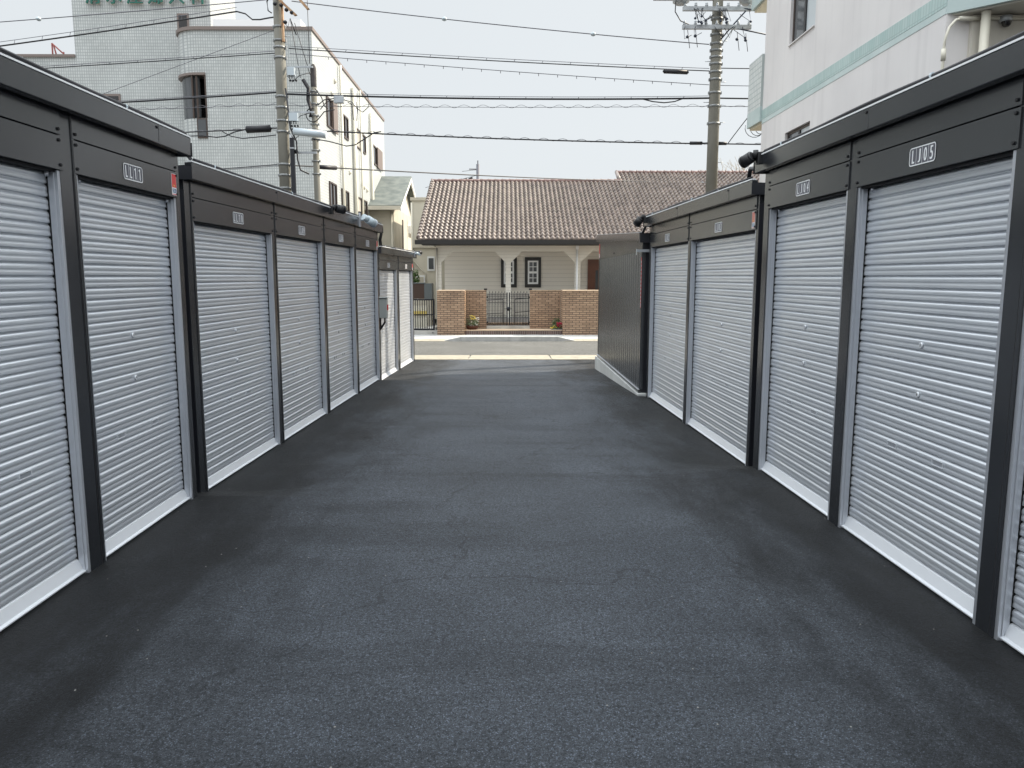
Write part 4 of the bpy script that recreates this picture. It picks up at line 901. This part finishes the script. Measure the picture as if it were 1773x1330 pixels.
b.tube([(.05, -.2, 7.62+Zg), (.5, -.2, 7.68+Zg), (1.2, -.3, 7.55+Zg)], .016, M['navy'], 6); b.tube([(.1, -.2, 7.3+Zg), (.5, -.2, 7.22+Zg), (1.2, -.3, 7.05+Zg)], .016, M['navy'], 6)
b.build('jumper_wires', rp)
b = MB(); b.cyl((-.26, 0, 4.706+Zg), (-.55, 0, 4.706+Zg), .04, .04, M['cable'], 12); b.cyl((.14, 0, 4.7+Zg), (.32, 0, 4.7+Zg), .04, .04, M['cable'], 12); b.build('splice_cover', rp)
# left pole fittings
b = MB()
for dx, dz in ((.05, 0), (.34, .22)): b.prism([(dx-.06, 7.9+Zg+dz), (dx+.0, 7.9+Zg+dz), (dx+.42, 7.52+Zg+dz*.6), (dx+.36, 7.50+Zg+dz*.6)], 'y', -.22, -.12, M['rust'])
b.box(.10, .14, -.15, -.08, 6.95+Zg, 7.7+Zg, M['rust']); b.build('crossarm', lp)
b = MB()
for x, z in ((.12, 7.72), (.24, 7.62), (.36, 7.56), (.2, 7.35), (-.02, 7.75), (-.1, 7.9)): blob(b, (x, -.2, z+Zg), .05, M['cable'])
b.tube([(-.1, -.2, 7.95+Zg), (-.2, -.2, 7.8+Zg), (-.18, -.2, 7.6+Zg), (-.1, -.2, 7.55+Zg)], .015, M['cable'])
b.tube([(.14, -.15, 7.4+Zg), (.25, -.18, 7.25+Zg), (.3, -.15, 7.45+Zg), (.42, -.1, 7.1+Zg)], .012, M['cable'])
b.tube([(.14, -.17, 5.9+Zg), (.22, -.17, 5.0+Zg), (.35, -.17, 4.7+Zg), (.36, -.17, 4.3+Zg), (.42, -.17, 4.05+Zg), (.6, -.1, 3.97+Zg)], .02, M['cable'])
for zz in (6.2, 5.3, 4.9): b.tube([(.17, -.1, zz+Zg), (.3, -.15, zz-.15+Zg), (.45, -.1, zz+Zg), (.7, 0, zz+.1+Zg)], .009, M['cable'])
b.build('jumper_wires', lp)
for z0, w2 in ((6.28, .16), (5.26, .2)):
    b = MB(); b.box(.20, .20+w2, -.2, -.05, z0-.09+Zg, z0+.09+Zg, M['box']); 
    for i in range(3): b.cyl((.23+i*.055, -.12, z0-.09+Zg), (.23+i*.055, -.12, z0-.15+Zg), .018, .018, M['galv'], 8); blob(b, (.25+i*.07, -.15, z0-.2+Zg), .03, M['cable'])
    b.box(.15, .75, -.02, .02, z0+.12+Zg, z0+.16+Zg, M['galv']); b.build('terminal_box', lp)
b = MB(); b.cyl((.30, -.2, 4.93+Zg), (1.06, -.2, 4.85+Zg), .085, .085, M['box'], 18); b.build('splice_case', lp)
b = MB(); b.box(.16, .78, -.02, .02, 4.45+Zg, 4.50+Zg, M['galv']); blob(b, (.3, -.05, 4.5+Zg), .05, M['cable']); b.build('bracket', lp)
b = MB(); b.box(.175, .27, -.12, -.04, 0, 4.87+Zg, M['darker']); b.box(.172, .272, -.125, -.035, 4.55+Zg, 4.58+Zg, M['galv']); b.box(.172, .272, -.125, -.035, 4.8+Zg, 4.87+Zg, M['white']); b.build('cable_duct', lp)
sp = empty('service_pole', (-4.56, Y0+.15, -.42), 0, 'slim grey service pole with a rounded dark cap right of the left utility pole', 'utility pole')
b = MB(); b.cyl((0, 0, 0), (0, 0, 6.15+Zg), .085, .066, M['pole'], 16); b.build('pole', sp)
b = MB(); b.lathe((0, 0, 6.0+Zg), [(.07, 0), (.072, .4), (.06, .47), (.03, .52), (.001, .53)], M['wood'], 16); b.build('cap', sp)
b = MB()
for z in (5.9, 5.62, 5.35, 5.15, 4.8, 4.55, 4.3, 4.0): band(b, 0, 0, z+Zg, .072, .035)
b.build('clamp_band', sp)
b = MB(); b.tube([(-.22, -.1, 6.15+Zg), (-.1, -.1, 5.95+Zg), (-.12, -.1, 5.7+Zg), (-.06, -.1, 5.5+Zg), (-.08, -.1, 5.3+Zg)], .045, M['cable'], 8)
b.tube([(.05, -.1, 5.95+Zg), (.2, -.1, 5.75+Zg), (.26, -.1, 5.55+Zg), (.34, -.1, 5.5+Zg)], .014, M['cable'])
lp_ = [(-.02+.16*math.cos(t)-.0, -.1, 5.35+Zg+.16*math.sin(t)) for t in [R(q*20) for q in range(4, 16)]]+[(.1, -.1, 5.25+Zg), (.25, -.1, 5.42+Zg), (.5, -.1, 5.47+Zg)]
b.tube(lp_, .013, M['cable']); b.build('loop_wire', sp)
tp = empty('utility_pole', (-1.62, 45, -.42), 0, 'thin distant pole with insulators above the tiled roof ridge', 'utility pole')
MB().cyl((0, 0, 0), (0, 0, 8.3), .12, .09, M['cablegrey'], 10).build('pole', tp)
b = MB(); b.box(-.5, .05, -.03, .03, 8.0, 8.05, M['cablegrey']); b.box(-.03, .03, -.03, .03, 8.3, 8.5, M['cablegrey'])
for i in range(3): b.cyl((-.3-.3*i, -.1, 7.55-.05*i), (-.52-.3*i, -.1, 7.45-.05*i), .06, .06, M['cable'], 8)
b.tube([(0, 0, 7.7), (-1.0, 0, 7.45), (-3, 0, 7.0)], .012, M['cable']); b.tube([(0, 0, 8.0), (-.9, 0, 7.9)], .012, M['cable']); b.build('insulator', tp)

# ------------------------------------------------------------------ overhead cables (street line, y = 18.9)
K = 1/ (1332)
def pix(u, v, y=Y0):
    th = math.atan(186/1332); ya = math.atan(9.5/1332); dx, dy = u-886.5, 665-v
    yy = 1332*math.cos(th)+dy*math.sin(th); zz = -1332*math.sin(th)+dy*math.cos(th)
    X_ = dx*math.cos(ya)+yy*math.sin(ya); Yy = -dx*math.sin(ya)+yy*math.cos(ya); t = y/Yy
    return Vector((X_*t, y, EYE+zz*t))
CG = 'overhead cables along the street'
def wire(p, q, sag, r, label, m=None, wave=0., wp=.45, beads=(), extra=None, ticks=0, mess=0., n=36, split=None):
    m = m or M['cable']; p, q = Vector(p), Vector(q); mb = MB()
    f = lambda t: p.lerp(q, t)-Vector((0, 0, 4*sag*t*(1-t)))
    mb.tube([f(i/n) for i in range(n+1)], r, m, 6)
    Lh = (q-p).length
    if wave:
        nn = int(Lh/wp*8); mb.tube([f(i/nn)+Vector((0, .0, wave*math.sin(2*math.pi*i/8)+(wave*.5))) for i in range(nn+1)], max(.004, r*.35), M['cablegrey'], 4)
    if mess:
        mb.tube([f(i/n)+Vector((0, 0, mess)) for i in range(n+1)], .007, M['cablegrey'], 5)
        k = int(Lh/.62)
        for i in range(1, k): a = f(i/k); mb.tube([a, a+Vector((.03, 0, mess))], .006, M['cablegrey'], 4)
    if ticks:
        for i in range(1, ticks): a = f(i/ticks); mb.tube([a, a-Vector((0, 0, .06))], .008, M['cablegrey'], 4)
    o = mb.build('overhead_cable', fix=False); tag(o, label, 'overhead cable', CG)
    for t in beads:
        b = MB(); c = f(t); b.lathe((c.x, c.y, c.z), [(.001, -.05), (.05, -.03), (.065, 0), (.05, .03), (.001, .05)], M['camwhite'], 10); b.build('marker_ball', o)
    if extra: extra(o, f)
    return o
def closure(t, half, r, dz=0., m=None):
    def fn(o, f):
        a = f(t-half)+Vector((0, 0, dz)); c = f(t+half)+Vector((0, 0, dz)); d = (c-a).normalized()
        b = MB(); b.cyl(a, c, r, r, m or M['cable'], 12); b.cyl(a-d*.03, a, .018, r*.8, m or M['cable'], 12); b.cyl(c, c+d*.03, r*.8, .018, m or M['cable'], 12)
        b.build('splice_closure', o)
    return fn
pL, pR = -5.1, 4.78; pLl = -5.44
def W(u0, v0, u1, v1): return pix(u0, v0), pix(u1, v1)
wire(*W(505, 2, 1228, 77), .05, .011, 'topmost thin street cable with two marker balls, sloping to the right pole', beads=(.363, .72), m=M['cablegrey'])
wire(*W(500, 84, 1228, 123), .03, .012, 'double street cable hung on a messenger wire with a dark box near the right pole', mess=.055, extra=closure(.92, .028, .05, -.05))
wire(*W(502, 93, 1228, 147), .03, .008, 'thin street cable with small hanging ticks, third from the top', ticks=22, m=M['cablegrey'])
wire(*W(497, 163, 1228, 170), .06, .022, 'thickest black street cable between both poles, at mid height', mess=.05)
wire(*W(497, 183, 1228, 184), .03, .006, 'thin wavy lashed wire just below the thick black street cable', wave=.035, m=M['cablegrey'])
wire(*W(505, 224, 1228, 249), .05, .017, 'black lashed street cable ending in a splice at the right pole', wave=.03)
wire(pix(497, 286), pix(1250, 316, 40), .10, .018, 'lowest black street cable with a splice box, running behind the tiled roof', extra=closure(.045, .011, .055))
bo = MB(); pts = [pix(x, y) for x, y in ((1110, 171), (1130, 176), (1150, 178), (1168, 176), (1185, 170))]; bo.tube(pts, .014, M['cable']); tag(bo.build('overhead_cable'), 'short drooping loop under the thick street cable near the right pole', 'overhead cable', CG)
bo = MB(); pts = [pix(x, y) for x, y in ((540, 240), (570, 245), (600, 253), (615, 251), (632, 240), (648, 230), (660, 228))]; bo.tube(pts, .014, M['cable']); tag(bo.build('overhead_cable'), 'drooping loop of cable in front of the clinic side windows', 'overhead cable', CG)
# left of the left pole
wire(*W(-120, 47, 480, -2), .02, .010, 'thin grey cable with a white ball at the top left', m=M['cablegrey'], beads=(.312,))
wire(*W(-120, 96, 410, 20), .02, .017, 'black cable crossing the clinic sign tower at the upper left', mess=.09)
bo = MB(); bo.tube([pix(x, y) for x, y in ((410, 20), (425, 24), (437, 34), (450, 34), (466, 31), (480, 29))], .017, M['cable']); tag(bo.build('overhead_cable'), 'curled black cable end reaching the left pole top', 'overhead cable', CG)
wire(*W(-100, 129, 478, 92), .01, .011, 'thin double cable reaching the left pole from the left, above the bay window', mess=.045)
wire(*W(170, 166, 476, 52), 0, .006, 'fine slanting guy wire crossing the clinic front', m=M['cablegrey'])
wire(*W(-60, 190, 480, 160), .03, .020, 'thick black cable passing in front of the bay window', mess=.035)
wire(*W(-60, 200, 480, 181), .01, .006, 'thin wavy lashed wire passing in front of the bay window', wave=.035, m=M['cablegrey'])
wire(*W(-60, 242, 480, 222), .02, .015, 'black cable with a long dark splice closure left of the left pole', extra=closure(.94, .038, .085), wave=.02)
bo = MB(); bo.tube([pix(x, y) for x, y in ((320, 236), (350, 235), (375, 238), (390, 236), (405, 229), (422, 225))], .014, M['cable']); bo.tube([pix(x, y) for x, y in ((385, 228), (400, 236), (420, 240), (440, 238), (478, 234))], .012, M['cable']); tag(bo.build('overhead_cable'), 'slack looping cables beside the dark splice closure', 'overhead cable', CG)
wire(*W(200, 303, 480, 285), .02, .012, 'lowest thin cable left of the left pole, just above the storage roof', mess=-.03)
# beyond the right pole
for i, (v0, v1, r, m_, lb) in enumerate(((118, 119, .011, 'cable', 'highest'), (148, 149, .008, 'cablegrey', 'second'), (170, 171, .018, 'cable', 'thick third'), (184, 184, .008, 'cablegrey', 'thin fourth'), (249, 250, .016, 'cable', 'lowest'))):
    a = pix(1240, v0); c = Vector((11, Y0, pix(1320, v1).z)); wire(a, c, .02, r, lb+' street cable running from the right pole behind the balcony', m=M[m_], n=12, wave=.02 if i in (3, 4) else 0)
wire(pix(1260, 249), Vector((5.9, 18.37, 5.6)), -.02, .010, 'service drop rising from the lowest cable to the balcony'); 
bo = MB()
for k in range(3): bo.tube([pix(1306+k*5+(16-k*4)*math.cos(R(t)), 222+(16-3*k)*math.sin(R(t)), 18.6) for t in range(-90, 200, 24)], .008, M['cable'], 5)
tag(bo.build('cable_coil'), 'loose coil of black cable hanging under the corner balcony', 'cable')
bx2 = empty('junction_box', tuple(pix(587, 173)), 0, 'grey junction box hanging on the cables in front of the clinic', 'junction box')
b = MB(); b.box(-.115, .115, -.06, .06, -.08, .08, M['galv']); b.build('case', bx2, .01); b = MB()
b.tube([(.115, 0, .0), (.3, 0, -.05), (.42, 0, -.2), (.55, 0, -.28), (.7, 0, -.15), (.68, 0, .1), (.58, 0, .2)], .010, M['cable']); b.tube([(.2, 0, -.05), (.3, 0, -.1), (.33, 0, -.45), (.4, 0, -.48), (.43, 0, -.2), (.4, 0, -.05)], .010, M['cable'])
b.tube([(-.115, 0, .03), (-.35, 0, .0), (-.5, 0, -.12)], .012, M['cable']); b.tube([(-.115, 0, -.02), (-.3, 0, -.05), (-.45, 0, -.22)], .010, M['cable']); b.build('loop_wire', bx2)
bo = MB()
for k, (u0, v0, u1, v1) in enumerate(((503, 35, 520, 135), (510, 40, 537, 130), (532, 0, 536, 110))): bo.tube([pix(u0, v0), pix((u0+u1)/2, (v0+v1)/2), pix(u1, v1)], .008, M['cable'], 5)
tag(bo.build('overhead_cable'), 'steep service wires dropping from the left pole to the slim pole', 'overhead cable', CG)

# ------------------------------------------------------------------ bare tree beyond the roof, right
tr = empty('bare_tree', (14.2, 46, -.4), 0, 'leafless pale tree rising behind the tiled roof at right', 'tree')
tb = MB(); cr_ = MB()
def grow(p, d, l, r, dep):
    q = p+d*l; (tb if dep < 1 else cr_).tube([p, p+d*l*.5+Vector((random.uniform(-.03, .03)*l, 0, 0)), q], r, M['bark'], 5)
    if dep >= 5: return
    for _ in range(3 if dep < 4 else 2):
        e = (d+Vector((random.uniform(-.75, .75), random.uniform(-.75, .75), random.uniform(-.1, .55)))).normalized(); grow(q, e, l*random.uniform(.62, .8), r*.6, dep+1)
random.seed(5); grow(Vector((0, 0, 0)), Vector((-.1, 0, 1)), 3.0, .12, 0)
tb.build('trunk', tr, fix=False); cr_.build('crown', tr, fix=False)
